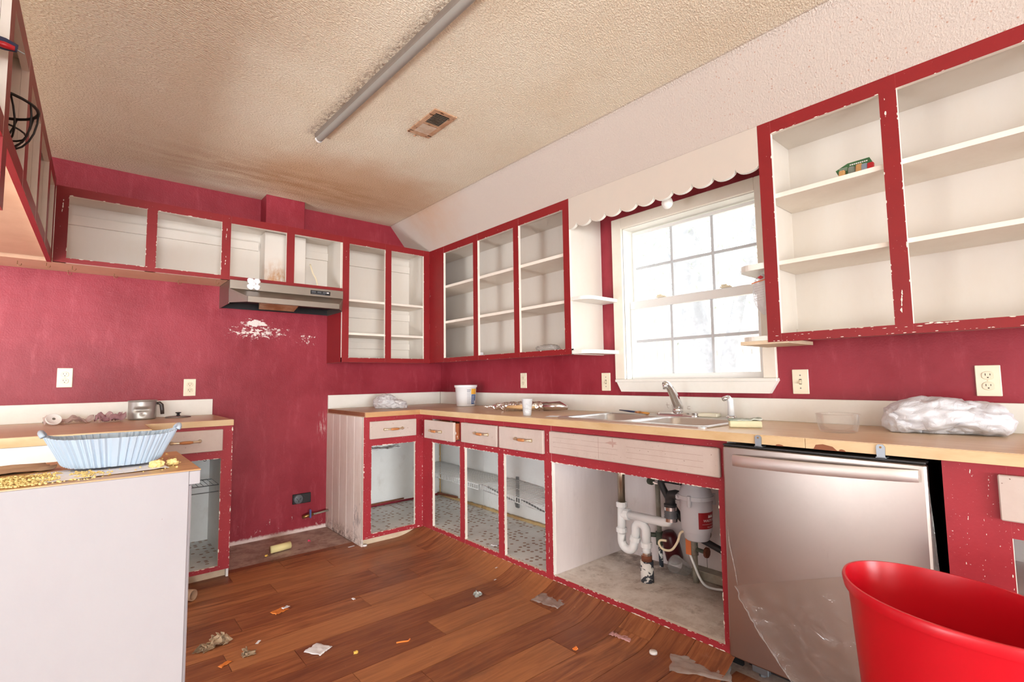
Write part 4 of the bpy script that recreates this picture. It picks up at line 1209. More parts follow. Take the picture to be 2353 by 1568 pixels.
def sponge(label, c, sx, sy, sz, rot, mat, pad):
    def tf(p):
        x, y = p[0], p[1]; ca, sa = math.cos(rot), math.sin(rot)
        return (c[0] + x * ca - y * sa, c[1] + x * sa + y * ca, c[2] + p[2])
    r = thing('sponge', c, label, 'sponge')
    B(-sx / 2, sx / 2, -sy / 2, sy / 2, 0, sz, bev=.004, tf=tf).build('foam_block', mat, r)
    if pad:
        mb = MB()
        mb.grid(lambda u, v: tf(((u - .5) * sx * 1.04, (v - .5) * sy * 1.04, sz + .003 + .006 * noise.noise(Vector((u * 6, v * 6, 2))) + (.004 if v < .3 else 0))), 10, 12)
        mb.build('scouring_pad', 'scour', r, True, solid=.004)


sponge('cream sponge on the sink deck right of the faucet', (-.085, -2.685, .9235), .06, .10, .018, .1, 'spongew', False)
sponge('yellow sponge with a ragged green pad on the worktop at the sink corner', (-.40, -3.01, H + .0012), .075, .125, .028, .5, 'spongey', True)
br = thing('paint_brush', (-.07, -2.2, .9235), 'paint brush with navy handle and orange bristles on the sink edge', 'brush')
MB().tube([(-.095, -2.125, .937), (-.11, -2.20, .934), (-.125, -2.262, .932)], [.005, .009, .0085], 10, flat=(.6, 1)).build('handle', 'navy', br, True)
MB().tube([(-.125, -2.262, .932), (-.132, -2.295, .932)], [.010, .012], 10, flat=(.6, 1)).build('ferrule', 'pullwood', br, True)
MB().tube([(-.132, -2.295, .932), (-.142, -2.355, .929)], [.012, .014], 10, flat=(.45, 1)).build('bristles', 'bristle', br, True)

# ================================================================== UNDER THE SINK
dt = thing('drain_trap', (-.3, -2.3, .2), 'white plastic drain trap with chrome tailpiece under the sink', 'drain pipe')
X = -.30
MB().tube([(X, -2.278, .757), (X, -2.276, .452)], .0195, 14).build('tailpiece', 'dullchrome', dt, True)


def nut(c, r, h, ax=(0, 0, 1), root=dt, nm='slip_nut', mat='pvc'):
    MB().lathe([(0, -h / 2), (r, -h / 2), (r, h / 2 - .004), (r * .9, h / 2), (0, h / 2)], c, 12, ax).build(nm, mat, root)


nut((X, -2.276, .446), .030, .026); nut((X, -2.270, .311), .029, .024)
MB().tube([(X, -2.276, .436), (X, -2.270, .29)], .0225, 14).build('tee_body', 'pvc', dt, True)
MB().tube([(X, -2.274, .392), (X, -2.302, .395)], .022, 12).build('tee_arm', 'pvc', dt, True)
nut((X, -2.312, .398), .031, .026, (0, -1, .05))
up_ = [Vector((X, -2.270, .30)), Vector((X, -2.270, .262))] + arc((X, -2.311, .258), .041, PI, 1.82 * PI, 10, ((0, -1, 0), (0, 0, 1)))
up_ = [Vector((X, -2.270, .30)), Vector((X, -2.270, .258))] + [Vector((X, -2.311 + .041 * math.cos(a), .256 + .041 * math.sin(a))) for a in [-PI * .1 * i for i in range(0, 9)]] + [Vector((X, -2.357, .285))]
MB().tube(up_, .0225, 14).build('trap_bend', 'pvc', dt, True)
nut((X, -2.359, .283), .029, .024, (0, -.25, 1))
ar = [Vector((X, -2.357, .285)), Vector((X, -2.365, .315))] + [Vector((X, -2.397 - .032 * math.cos(a), .335 + .032 * math.sin(a))) for a in [-.1 * PI * 0 + PI * (1 - 0) * 0 + .1 * PI * i for i in range(0, 11)]]
ar = [Vector((X, -2.357, .285)), Vector((X, -2.363, .318))] + [Vector((X, -2.395 + .032 * math.cos(a), .335 + .032 * math.sin(a))) for a in [PI * .05 + PI * .95 * i / 10 for i in range(11)]] + [Vector((X, -2.427, .26))]
MB().tube(ar, .0225, 14).build('trap_arm', 'pvc', dt, True)
nut((X, -2.426, .268), .030, .026)
MB().tube([(X, -2.426, .262), (X, -2.426, .222)], .021, 14).build('outlet_stub', 'pvc', dt, True)
nut((X, -2.425, .222), .027, .014, (0, 0, 1), dt, 'hose_clamp', 'chrome')
MB().tube([(X, -2.425, .216), (X, -2.425, .185)], .027, 14).build('iron_stub', 'rust', dt, True)
MB().tube([(X, -2.425, .186), (X, -2.425, .083)], .0335, 16).build('floor_stub', 'paintpipe', dt, True)
MB().tube([(X, -2.31, .398), (X, -2.53, .402), (X, -2.558, .408), (X, -2.572, .424), (X, -2.575, .45)], .0225, 14).build('disposal_arm', 'pvc', dt, True)

gd = thing('garbage_disposal', (-.3, -2.71, .36), 'grey garbage disposal with a dark red label hanging under the sink', 'garbage disposal')
DC = (-.30, -2.712)
MB().lathe([(0, .757), (.055, .757), (.055, .62), (.068, .60), (.075, .575), (.078, .57), (.078, .55), (.074, .548), (.073, .50), (.070, .41), (.063, .398), (.061, .395), (.057, .366), (.050, .360), (0, .360)], (DC[0], DC[1], 0), 32).build('housing', 'disposal', gd, True)
mb = MB()
mb.lathe([(.076, .552), (.083, .552), (.083, .570), (.076, .570)], (DC[0], DC[1], 0), 32)
for k in range(3):
    a = PI + .35 + k * 2 * PI / 3 - .2; mb.tube([(DC[0] + .082 * math.cos(a), DC[1] + .082 * math.sin(a), .575), (DC[0] + .082 * math.cos(a), DC[1] + .082 * math.sin(a), .525)], .009, 8)
mb.build('mount_ring', 'disposal', gd)


def cylpatch(c, rf, a0, a1, z0, z1, n=10, off=.0006):
    mb = MB()
    mb.grid(lambda u, v: (c[0] + (rf(z0 + (z1 - z0) * v) + off) * math.cos(a0 + (a1 - a0) * u), c[1] + (rf(z0 + (z1 - z0) * v) + off) * math.sin(a0 + (a1 - a0) * u), z0 + (z1 - z0) * v), n, 2)
    return mb


rf = lambda z: .070 + (z - .41) * .0333
vd = math.atan2(-3.99 + 2.712, -2.54 + .30)      # towards the room
lab = cylpatch(DC, rf, vd + .12, vd + 1.9, .425, .500, 16).build('label', 'labelred', gd, True)


def wrap_text(txt, size, c, rf, ang, z, parent, mat='printwhite', off=.0012):
    me = text_mesh(txt, size); bm = bmesh.new(); bm.from_mesh(me); mb = MB()
    mp = {}
    for v in bm.verts:
        zz = z + v.co.y; r = rf(zz) + off; a = ang + v.co.x / r
        mp[v.index] = mb.bm.verts.new((c[0] + r * math.cos(a), c[1] + r * math.sin(a), zz))
    for f in bm.faces: mb.bm.faces.new([mp[v.index] for v in f.verts])
    bm.free(); return mb.build('lettering', mat, parent)


wrap_text('WASTE KING', .016, DC, rf, vd + 1.08, .463, lab)
wrap_text('Waste Disposer', .0065, DC, rf, vd + 1.0, .434, lab)
cylpatch(DC, rf, vd + .35, vd + 1.75, .4465, .4473, 12, .0011).build('label_line', 'printwhite', lab)
mb = MB()      # crown emblem
for da, dz, h in ((0, 0, .012), (.09, 0, .009), (-.09, 0, .009), (.18, 0, .011), (-.18, 0, .011)):
    a = vd + 1.0 + da; q = lambda aa, z: (DC[0] + (rf(z) + .0012) * math.cos(aa), DC[1] + (rf(z) + .0012) * math.sin(aa), z)
    mb.verts([q(a - .05, .476), q(a + .05, .476), q(a + .02, .478 + h), q(a - .02, .478 + h)], [(0, 1, 2, 3)])
mb.build('crown_emblem', 'printwhite', lab)

el = thing('black_drain_elbow', (-.3, -2.58, .45), 'black rubber drain elbow with steel clamps between disposal and white pipe', 'drain elbow')
MB().tube([(-.30, -2.64, .548), (-.30, -2.605, .55), (-.30, -2.583, .545), (-.30, -2.574, .522), (-.30, -2.574, .495)], [.022, .024, .025, .025, .025], 14).build('elbow', 'rubber', el, True)
MB().tube([(-.30, -2.574, .500), (-.30, -2.574, .488)], .031, 14).build('flange', 'rubber', el, True)
for z, r in ((.478, .029), (.424, .031)): MB().lathe([(r, z - .008), (r + .001, z - .008), (r + .001, z + .008), (r, z + .008)], (-.30, -2.574, 0), 18).build('clamp', 'chrome', el)
MB().lathe([(0, .416), (.029, .416), (.0295, .425), (.031, .436), (.0285, .44), (.031, .446), (.0285, .452), (.031, .458), (.0285, .464), (.028, .488), (0, .488)], (-.30, -2.574, 0), 20).build('rubber_sleeve', 'greyrubber', el, True)
B(-.335, -.27, -2.655, -2.622, .535, .562, bev=.006).build('disposal_port', 'disposal', el)
hs = thing('black_drain_hose', (-.25, -2.5, .5), 'black dishwasher drain hose looping beside the disposal', 'hose')
MB().tube(bez([(-.25, -2.655, .606), (-.25, -2.58, .604), (-.25, -2.51, .602), (-.25, -2.492, .585), (-.25, -2.515, .54), (-.245, -2.555, .475), (-.24, -2.60, .42), (-.23, -2.66, .39)], 5), .0165, 10).build('hose', 'rubber', hs, True)
for y in (-2.605, -2.64): MB().tube([(-.25, y, .6045), (-.25, y - .008, .6047)], .0185, 12).build('clamp', 'zinc', hs)

pp = thing('supply_pipe', (-.08, -2.36, .08), 'corroded vertical water supply pipe behind the white trap', 'pipe')
MB().tube([(-.07, -2.36, .083), (-.07, -2.355, .20)], .012, 10).build('lower_pipe', 'paintpipe', pp, True)
MB().tube([(-.07, -2.355, .20), (-.07, -2.352, .53)], .0135, 10).build('riser', 'pipe', pp, True)
MB().tube([(-.07, -2.355, .20), (-.07, -2.354, .27)], .021, 10).build('valve_body', 'greenpipe', pp, True)
MB().tube([(-.07, -2.355, .25), (-.10, -2.30, .25)], [.012, .014], 8).build('valve_stem', 'greenpipe', pp, True)
MB().lathe([(0, -.012), (.02, -.012), (.02, .012), (0, .012)], (-.09, -2.322, .545), 10, (.3, 1, 0)).build('wheel_handle', 'greenpipe', pp)
MB().tube([(-.09, -2.322, .545), (-.07, -2.352, .53)], .007, 6).build('shut_off_stem', 'chrome', pp)
p2 = thing('supply_pipe', (-.12, -2.59, .08), 'corroded pipe with an angle valve below the disposal', 'pipe')
MB().tube([(-.13, -2.60, .083), (-.13, -2.597, .23)], .0145, 10).build('riser', 'pipe', p2, True)
MB().tube([(-.13, -2.597, .22), (-.13, -2.597, .33)], [.02, .017], 10).build('valve_body', 'pipe', p2, True)
MB().tube([(-.13, -2.60, .25), (-.14, -2.66, .25)], .011, 8).build('valve_stem', 'greenpipe', p2, True)
MB().lathe([(0, -.006), (.026, -.006), (.026, .006), (0, .006)], (-.14, -2.67, .25), 9, (0, 1, 0)).build('oval_handle', 'rust', p2)
MB().tube([(-.13, -2.597, .32), (-.16, -2.64, .345), (-.16, -2.70, .35)], .018, 8).build('elbow', 'pipe', p2, True)
MB().tube([(-.20, -2.66, .335), (-.17, -2.78, .285), (-.14, -2.99, .24)], .0165, 10).build('horizontal_pipe', 'rubber', p2, True)
cd = thing('power_cord', (-.3, -2.58, .3), 'cream coloured cord looping under the disposal', 'cord')
MB().tube(bez([(-.30, -2.655, .385), (-.30, -2.625, .37), (-.30, -2.605, .32), (-.30, -2.57, .275), (-.30, -2.525, .268), (-.30, -2.502, .288), (-.30, -2.51, .308), (-.30, -2.545, .314)], 6), .006, 7).build('cord', 'cord', cd, True)
c2 = thing('power_cord', (-.2, -2.65, .1), 'grey-white cable with an orange tag trailing over the sink base floor', 'cord')
MB().tube(bez([(-.26, -2.635, .36), (-.26, -2.64, .29), (-.25, -2.66, .22), (-.225, -2.675, .15), (-.20, -2.69, .112), (-.165, -2.715, .095), (-.14, -2.78, .093), (-.16, -2.98, .093)], 6), .006, 7).build('cable', 'wire', c2, True)
B(-.27, -.268, -2.66, -2.632, .265, .345).build('tag', 'orangelabel', c2)
mb = MB().lathe([(0, 0), (.035, 0), (.045, .02), (.045, .10), (.04, .15), (.03, .17), (0, .17)], (-.055, -2.44, .125), 18, (-.15, .05, .6))
single(mb, 'maroon_bottle', 'maroon', 'dark maroon plastic bottle leaning behind the clear cup under the sink', 'bottle', (-.06, -2.47, .082), None, True)
mb = MB().lathe([(0, 0), (.033, 0), (.045, .088), (.047, .089), (.043, .086), (.032, .004), (0, .004)], (-.09, -2.52, .115), 22, (-.75, .15, .42))
single(mb, 'clear_cup', 'clearplastic', 'clear plastic cup lying on the sink base floor', 'cup', (-.1, -2.5, .083), None, True)

# ================================================================== DISHWASHER
dw = thing('dishwasher', (-.35, -3.34, 0), 'stainless dishwasher with peeling protective film, right of the sink', 'dishwasher')


def DX(p):       # the door leans out 17 mm at its foot
    x, y, z = p
    return (x - .0215 * (.866 - z), y, z)


B(-.642, -.61, -3.649, -3.028, .082, .862, bev=.006, tf=DX).build('door', 'steel', dw)
B(-.641, -.60, -3.648, -3.03, .863, .869, bev=.001).build('control_strip', 'black', dw)
B(-.598, -.03, -3.63, -3.045, .09, .86).build('tub', 'black', dw)
mb = MB(); n = 20
yh = lambda u: -3.072 + (-3.632 + 3.072) * u
xo = lambda u: -.655 - .036 * math.sin(PI * u) ** .7
zz0 = .815
def hsec(u):
    x = xo(u); y = yh(u); zc = .8115 + .016 * u; h = .021 - .003 * u
    return [(x + .012, y, zc + h), (x, y, zc + h), (x - .004, y, zc + h * .5), (x - .004, y, zc - h * .5), (x, y, zc - h), (x + .012, y, zc - h)]
L = [[mb.bm.verts.new(q) for q in hsec(i / n)] for i in range(n + 1)]
for a, b in zip(L, L[1:]):
    for j in range(6): mb.bm.faces.new([a[j], a[(j + 1) % 6], b[(j + 1) % 6], b[j]])
mb.bm.faces.new(L[0]); mb.bm.faces.new(L[-1])
smooth_by_angle(mb.build('handle', 'handlesteel', dw), 35)
for y in (-3.166, -3.540):
    mb = MB(); mb.prism([(y - .011, .871), (y + .011, .871), (y + .012, .905), (y + .006, .912), (y - .006, .912), (y - .012, .905)], 'x', -.6425, -.6395)
    mb.box(-.6425, -.61, y - .014, y + .014, .870, .8725)
    bk = mb.build('mounting_bracket', 'zinc', dw)
    MB().lathe([(0, 0), (.0035, 0), (.003, .0015), (0, .002)], (-.6427, y, .903), 8, (-1, 0, 0)).build('screw', 'brass', bk)
for y in (-3.10, -3.58):
    mb = B(-.57, -.53, y - .03, y + .03, .012, .075, bev=.002); mb.tube([(-.55, y, 0), (-.55, y, .03)], .014, 8)
    mb.build('leveling_leg', 'zinc', dw)
B(-.55, -.53, -3.63, -3.05, .02, .085).build('kick_plate', 'black', dw)
# peeling clear film over the lower right of the door
EL = [(.485, -3.40), (.36, -3.075), (.30, -3.088), (.232, -3.11), (.153, -3.182), (.083, -3.25)]


def fpt(u, v):
    # v: 0 top .. 1 bottom; u: 0 left edge .. 1 right edge of the door
    zl = .355 - .27 * v; i = v
    yl = -3.072 - .19 * v ** 1.3 - .012 * noise.noise(Vector((v * 9, 1, 0)))
    yr = -3.64
    y = yl + (yr - yl) * u
    ztop = .355 + .15 * min(1, u * 1.4); z = ztop + (.085 - ztop) * v
    wr_ = .010 * noise.noise(Vector((y * 14, z * 14, 3))) + .008 * noise.noise(Vector((y * 30, z * 30, 5)))
    puff = .014 * math.exp(-u * 14) + .012 * math.exp(-v * 10)
    x = -.6455 - .0215 * (.866 - z) - .004 - puff * .7 - abs(wr_) * .45
    return (x, y, z)


MB().grid(fpt, 44, 34).build('protective_film', 'protect', dw, True)
mb = MB(); mb.tube([(fpt(0, v / 24)[0] - .003, fpt(0, v / 24)[1] + .004 * noise.noise(Vector((v * .9, 4, 0))), fpt(0, v / 24)[2]) for v in range(25)], [.003 + .013 * abs(noise.noise(Vector((v * .8, 9, 1)))) * min(1, v / 4) for v in range(25)], 7, flat=(.4, 1.3))
mb.tube([(-.650 - .02 * (.866 - z), y, z) for z, y in ((.56, -3.042), (.50, -3.046), (.44, -3.058), (.40, -3.066), (.355, -3.072))], [.0008, .0015, .002, .0015, .002], 5)
mb.build('film_edge', 'clearplastic', dw, True)
MB().grid(lambda u, v: (-.640 - .0215 * (.866 - (.80 - .45 * v)) + .004 * noise.noise(Vector((v * 6, u, 1))), -3.650 - .02 * u * (v ** .7) - .003 * noise.noise(Vector((v * 20, 3, u))), .80 - .45 * v), 3, 20).build('side_film', 'clearplastic', dw, True)

# ================================================================== CEILING THINGS
cl = thing('ceiling_light', (-1.6, -2.2, 2.45), 'long unlit strip light with a grey cover on the stained ceiling', 'ceiling light')
LA, LB = Vector((-1.606, -1.275, 0)), Vector((-1.547, -3.2, 0))
dv = (LB - LA).normalized(); pv = Vector((-dv.y, dv.x, 0))


def lp(t, s, z):
    p = LA + (LB - LA) * t + pv * s; return (p.x, p.y, z)


mb = MB()
sec = [(-.022, ZC), (-.022, 2.480), (-.018, 2.474), (.018, 2.474), (.022, 2.480), (.022, ZC)]
L = [[mb.bm.verts.new(lp(t, s, z)) for s, z in sec] for t in (0, 1)]
for j in range(6): mb.bm.faces.new([L[0][j], L[0][(j + 1) % 6], L[1][(j + 1) % 6], L[1][j]])
mb.bm.faces.new(L[0]); mb.bm.faces.new(L[1]); mb.build('housing', 'lamp', cl)
mb = MB()
secs = [(.0185 * math.cos(a), 2.4735 - .018 * math.sin(a)) for a in [PI * i / 10 for i in range(11)]]
L = [[mb.bm.verts.new(lp(t, s, z)) for s, z in secs] for t in (0.006, 1)]
for j in range(10): mb.bm.faces.new([L[0][j], L[0][j + 1], L[1][j + 1], L[1][j]])
mb.bm.faces.new(L[0]); mb.bm.faces.new(L[1]); smooth_by_angle(mb.build('diffuser', 'lampdiff', cl), 50)
mb = MB()
secs = [(.0205 * math.cos(a), 2.4735 - .0205 * math.sin(a)) for a in [PI * i / 10 for i in range(11)]]
L = [[mb.bm.verts.new(lp(t, s, z)) for s, z in secs] for t in (0, 0.006)]
for j in range(10): mb.bm.faces.new([L[0][j], L[0][j + 1], L[1][j + 1], L[1][j]])
mb.bm.faces.new(L[0]); mb.bm.faces.new(L[1]); mb.build('end_cap', 'printwhite', cl)

vt = thing('air_vent', (-1.18, -1.77, 2.5), 'rusty square ceiling air vent beside the strip light', 'air vent')
vx0, vx1, vy0, vy1 = -1.252, -1.116, -1.915, -1.628
mb = MB(); fw_ = .025
mb.box(vx0, vx1, vy0, vy0 + fw_, 2.494, ZC, bev=.001); mb.box(vx0, vx1, vy1 - fw_ - .008, vy1, 2.494, ZC, bev=.001)
mb.box(vx0, vx0 + fw_, vy0 + fw_, vy1 - fw_, 2.494, ZC, bev=.001); mb.box(vx1 - fw_, vx1, vy0 + fw_, vy1 - fw_, 2.494, ZC, bev=.001)
mb.box(vx0 + fw_, vx1 - fw_, -1.772, -1.758, 2.494, ZC, bev=.001)
mb.build('frame', 'vent', vt)
B(vx0 + .01, vx1 - .01, vy0 + .01, vy1 - .01, 2.4995, 2.5005).build('backing', 'dark', vt)
for half, (ya, yb, ang) in enumerate(((-1.889, -1.773, .6), (-1.757, -1.662, -.35))):
    for k in range(9):
        y = ya + (yb - ya) * (k + .5) / 9; dy = .0048
        mb = MB(); sl = .004 if half == 0 else -.0005
        mb.verts([(vx0 + fw_, y - dy, 2.495), (vx1 - fw_, y - dy, 2.495), (vx1 - fw_, y + dy * (.1 if half == 0 else .7), 2.495 + sl), (vx0 + fw_, y + dy * (.1 if half == 0 else .7), 2.495 + sl)], [(0, 1, 2, 3)])
        mb.build('slat', 'ventslat', vt, solid=.0008)
MB().blob((-1.195, -1.61, 2.494), (.008, .006, .004), .3, 2, 2, 1).build('damper_lever', 'vent', vt)

# ================================================================== OUTLETS AND SWITCHES


def plate(wall, u, z, kind, label):
    """wall 'x': plate on the window wall (u = y); wall 'y': plate on the stove wall (u = x)"""
    def T(a, d, h):       # a across, d out of the wall, h up
        return (-.0005 - d, u - a, z + h) if wall == 'x' else (u + a, -.0005 - d, z + h)
    r = thing('wall_outlet' if kind == 'outlet' else 'light_switch', T(0, 0, 0), label, 'outlet' if kind == 'outlet' else 'switch')
    tf = lambda p: T(p[0], p[1], p[2])
    B(-.035, .035, 0, .0055, -.057, .057, bev=.002, tf=tf).build('cover_plate', 'ivory', r)
    if kind == 'outlet':
        for dz in (.0195, -.0195):
            mb = MB(); n = 20
            ring = lambda s, d: [T(.0165 * s * max(-1, min(1, 1.12 * math.cos(2 * PI * i / n))), d, dz + .0145 * s * math.sin(2 * PI * i / n)) for i in range(n)]
            loft(mb, [ring(1.12, .0055), ring(1.08, .0062), ring(1.02, .0058), ring(1, .0075), ring(.97, .008)])
            rc = mb.build('receptacle', 'ivory2', r)
            mb = MB()
            for a, w, h in ((-.0065, .0011, .0042), (.0065, .0011, .0034)): mb.box(a - w, a + w, .0079, .0083, dz + .0035 - h, dz + .0035 + h, tf=tf)
            mb.box(-.0022, .0022, .0079, .0083, dz - .0095, dz - .0055, tf=tf)
            mb.build('slots', 'slot', rc)
        MB().lathe([(0, .0066), (.003, .006), (.0035, .0055)], T(0, 0, 0), 10, (-1, 0, 0) if wall == 'x' else (0, -1, 0)).build('screw', 'ivory2', r)
    else:
        B(-.0055, .0055, .0054, .0062, -.0125, .0125, tf=tf).build('switch_slot', 'slot', r)
        mb = MB(); mb.verts([T(a, d, h) for a, d, h in ((-.0045, .0055, -.010), (.0045, .0055, -.010), (.0045, .0055, .010), (-.0045, .0055, .010), (-.004, .016, -.007), (.004, .016, -.007), (.004, .014, 0), (-.004, .014, 0))], [(0, 1, 5, 4), (1, 2, 6, 5), (2, 3, 7, 6), (3, 0, 4, 7), (4, 5, 6, 7)])
        mb.build('toggle', 'ivory2', r)
        for h in (.03, -.03): MB().lathe([(0, .0068), (.003, .0062), (.0035, .0055)], T(0, 0, h), 10, (-1, 0, 0) if wall == 'x' else (0, -1, 0)).build('screw', 'lidgrey', r)


plate('y', -2.630, 1.174, 'outlet', 'ivory outlet on the stove wall at far left')
plate('y', -1.998, 1.103, 'outlet', 'ivory outlet on the stove wall above the saucepan lid')
plate('x', -1.165, 1.118, 'outlet', 'ivory outlet on the window wall above the foil parcel')
plate('x', -1.955, 1.105, 'switch', 'ivory light switch left of the window')
plate('x', -3.098, 1.101, 'switch', 'ivory light switch right of the window')
plate('x', -3.735, 1.102, 'outlet', 'ivory outlet above the big white plastic bag')

ro = thing('range_outlet', (-1.25, -.01, .25), 'black range outlet in the red wall of the range gap', 'outlet')
B(-1.318, -1.184, -.014, -.001, .21, .283, bev=.003).build('box', 'black', ro)
MB().lathe([(0, .022), (.030, .022), (.034, .018), (.034, 0)], (-1.280, -.01, .247), 22, (0, -1, 0)).build('receptacle', 'greyrubber', ro, True)
mb = MB()
for dx, dz, an in ((-.012, .003, .6), (.012, .003, -.6), (0, -.014, 0)):
    mb.box(-.0015, .0015, -.0335, -.0318, -.008, .008, tf=lambda p, dx=dx, dz=dz, an=an: (-1.28 + dx + p[0] * math.cos(an) - p[2] * math.sin(an), p[1], .247 + dz + p[0] * math.sin(an) + p[2] * math.cos(an)))
mb.build('slots', 'dark', ro)
gv = thing('gas_valve', (-1.2, -.06, .13), 'brass gas valve with a blue handle on a pipe, low in the range gap', 'valve')
MB().tube([(-1.064, -.06, .135), (-1.15, -.06, .128), (-1.185, -.06, .127)], .007, 8).build('pipe', 'pipe', gv, True)
MB().tube([(-1.18, -.06, .127), (-1.225, -.06, .122), (-1.26, -.06, .115)], [.012, .013, .010], 10).build('valve_body', 'brass', gv, True)
B(-1.213, -1.201, -.085, -.06, .105, .168, bev=.004).build('valve_handle', 'bluevalve', gv)

# ================================================================== THINGS ON THE WORKTOPS
# crumpled bags


def bag(name, label, parts, mat, loc, sub=5, amp=.35, flat=H, sc=1.5):
    mb = MB()
    for i, (c, rad) in enumerate(parts): mb.blob(c, rad, amp, sub, sc, i * 2 + 1, True, flat + .0015)
    return single(mb, name, mat, label, 'bag', loc, None, True)


bag('plastic_bag', 'crumpled thin white plastic bag on the corner worktop', [((-.725, -.33, .955), (.085, .10, .065)), ((-.66, -.40, .935), (.075, .08, .042))], 'bagclear', (-.7, -.35, H), 5, .34, H, 1.1)
bag('plastic_bag', 'large crumpled white shopping bag on the worktop at far right', [((-.165, -3.60, .975), (.11, .145, .068)), ((-.155, -3.71, .968), (.10, .105, .060)), ((-.18, -3.52, .957), (.085, .075, .055))], 'bag', (-.18, -3.62, H), 5, .26, H, .85)
# bucket
bk = thing('bucket', (-.15, -.60, H), 'white plastic food bucket with orange and blue label near the corner', 'bucket')
BC = (-.155, -.62); bh = .172
MB().lathe([(0, H + .001), (.073, H + .001), (.076, H + .006), (.0865, H + bh - .02), (.093, H + bh - .018), (.094, H + bh), (.089, H + bh), (.085, H + bh - .01), (.073, H + .008), (0, H + .006)], (BC[0], BC[1], 0), 40).build('tub', 'bucket', bk, True)
brf = lambda z: .0765 + (z - H - .006) * (.010 / (bh - .026)) + .0002
vb = math.atan2(-3.99 - BC[1], -2.54 - BC[0])
lb1 = cylpatch(BC, brf, vb + .55, vb + 1.25, H + .098, H + .142, 10).build('label', 'labely', bk, True)
lb2 = cylpatch(BC, brf, vb + .58, vb + 1.2, H + .018, H + .096, 10).build('label', 'labelb', bk, True)
mb = MB()
for k in range(10):
    z = H + .022 + .012 * k; a1 = vb + .5 - .03 * (k % 3)
    q = cylpatch(BC, brf, vb + .12, a1, z, z + (.005 if k in (9, 8) else .0022), 6, .0007)
    me = bpy.data.meshes.new('t'); q.bm.to_mesh(me); mb.bm.from_mesh(me); bpy.data.meshes.remove(me); q.bm.free()
mb.build('printed_lines', 'printgrey', bk)
mb = MB()
for k in range(5):
    z = H + .032 + .012 * k; q = cylpatch(BC, brf, vb + .64, vb + .95, z, z + .003, 6, .0012)
    me = bpy.data.meshes.new('t'); q.bm.to_mesh(me); mb.bm.from_mesh(me); bpy.data.meshes.remove(me); q.bm.free()
q = cylpatch(BC, brf, vb + 1.0, vb + 1.15, H + .022, H + .045, 4, .0012); me = bpy.data.meshes.new('t'); q.bm.to_mesh(me); mb.bm.from_mesh(me)
mb.build('label_print', 'printwhite', lb2)
# foil parcel
fp = thing('foil_parcel', (-.3, -1.4, H), 'long roll wrapped in crumpled foil on the worktop left of the sink', 'food parcel')
d0, d1 = Vector((-.44, -1.24, H + .022)), Vector((-.16, -1.68, H + .03))
pth = [d0 + (d1 - d0) * (i / 70) for i in range(71)]
rad_ = [.010 + .021 * math.sin(PI * min(1, max(0, (i / 2.7 - 3) / 22))) ** .5 + .006 * noise.noise(Vector((i * .35, 3, 0))) for i in range(71)]
mb = MB(); mb.tube(pth, rad_, 36)
for v in mb.bm.verts:
    c_ = v.co.copy(); rdg = lambda f, o: 1 - 2 * abs(noise.noise(c_ * f + Vector((o, 0, 0))))
    v.co += Vector((.8, .4, 0)) * (.005 * rdg(30, 5) + .003 * rdg(70, 2)) + Vector((0, 0, 1)) * (.007 * rdg(34, 1) + .004 * rdg(80, 8))
    v.co.z = max(v.co.z, H + .001)
mb.build('foil', 'foil', fp)
MB().tube([(-.37, -1.40, H + .029), (-.31, -1.49, H + .029), (-.26, -1.56, H + .029)], [.008, .017, .008], 12).build('roll', 'bread', fp, True)
MB().tube([(-.22, -1.60, H + .030), (-.16, -1.69, H + .036), (-.13, -1.735, H + .024)], [.028, .030, .012], 12).build('maroon_wrap', 'foil', fp, True)
# cup
mb = MB().lathe([(0, H + .001), (.0235, H + .001), (.0325, H + .098), (.0345, H + .0985), (.031, H + .096), (.0225, H + .004), (0, H + .004)], (-.55, -1.80, 0), 28)
cu = single(mb, 'plastic_cup', 'cupm', 'frosted plastic measuring cup in front of the foil parcel', 'cup', (-.55, -1.80, H), None, True)
va = math.atan2(-3.99 + 1.80, -2.54 + .55)
q = MB()
for k in range(4):
    w = cylpatch((-.55, -1.80), lambda z: .0235 + (z - H) * .0918, va + .35, va + .7, H + .06 + .008 * k, H + .0606 + .008 * k, 4, .0008); me = bpy.data.meshes.new('t'); w.bm.to_mesh(me); q.bm.from_mesh(me)
q.build('graduation_marks', 'printgrey', cu)


def sheet(name, label, cat, c, sx, sy, rot, amp, mat, base, seed=1, n=14, group=None, fr=6, solid=.0006, lift=0):
    ca, sa = math.cos(rot), math.sin(rot)

    def f(u, v):
        x, y = (u - .5) * sx, (v - .5) * sy
        x += sx * .06 * noise.noise(Vector((u * 3, v * 3, seed + 9))); y += sy * .06 * noise.noise(Vector((u * 3, v * 3, seed + 19)))
        z = abs(noise.noise(Vector((u * fr, v * fr, seed)))) * amp + abs(noise.noise(Vector((u * fr * 2.2, v * fr * 2.2, seed + 3)))) * amp * .5
        z += lift * (u - .5)
        return (c[0] + x * ca - y * sa, c[1] + x * sa + y * ca, base + .0012 + max(0, z))
    mb = MB().grid(f, n, n)
    return single(mb, name, mat, label, cat, (c[0], c[1], base), group, amp > .004, None, solid)


sheet('paper_sheet', 'folded white paper on the worktop at the sink left corner', 'paper', (-.50, -1.965), .10, .07, .5, .002, 'paper', H, 3)
# glass bowl
mb = MB().lathe([(0, H + .001), (.056, H + .001), (.062, H + .006), (.068, H + .03), (.0715, H + .066), (.0735, H + .068), (.0705, H + .070), (.068, H + .066), (.0645, H + .03), (.058, H + .010), (0, H + .006)], (-.36, -3.345, 0), 48)
single(mb, 'glass_bowl', 'glassware', 'empty clear glass bowl on the worktop above the dishwasher', 'bowl', (-.36, -3.345, H), None, True)
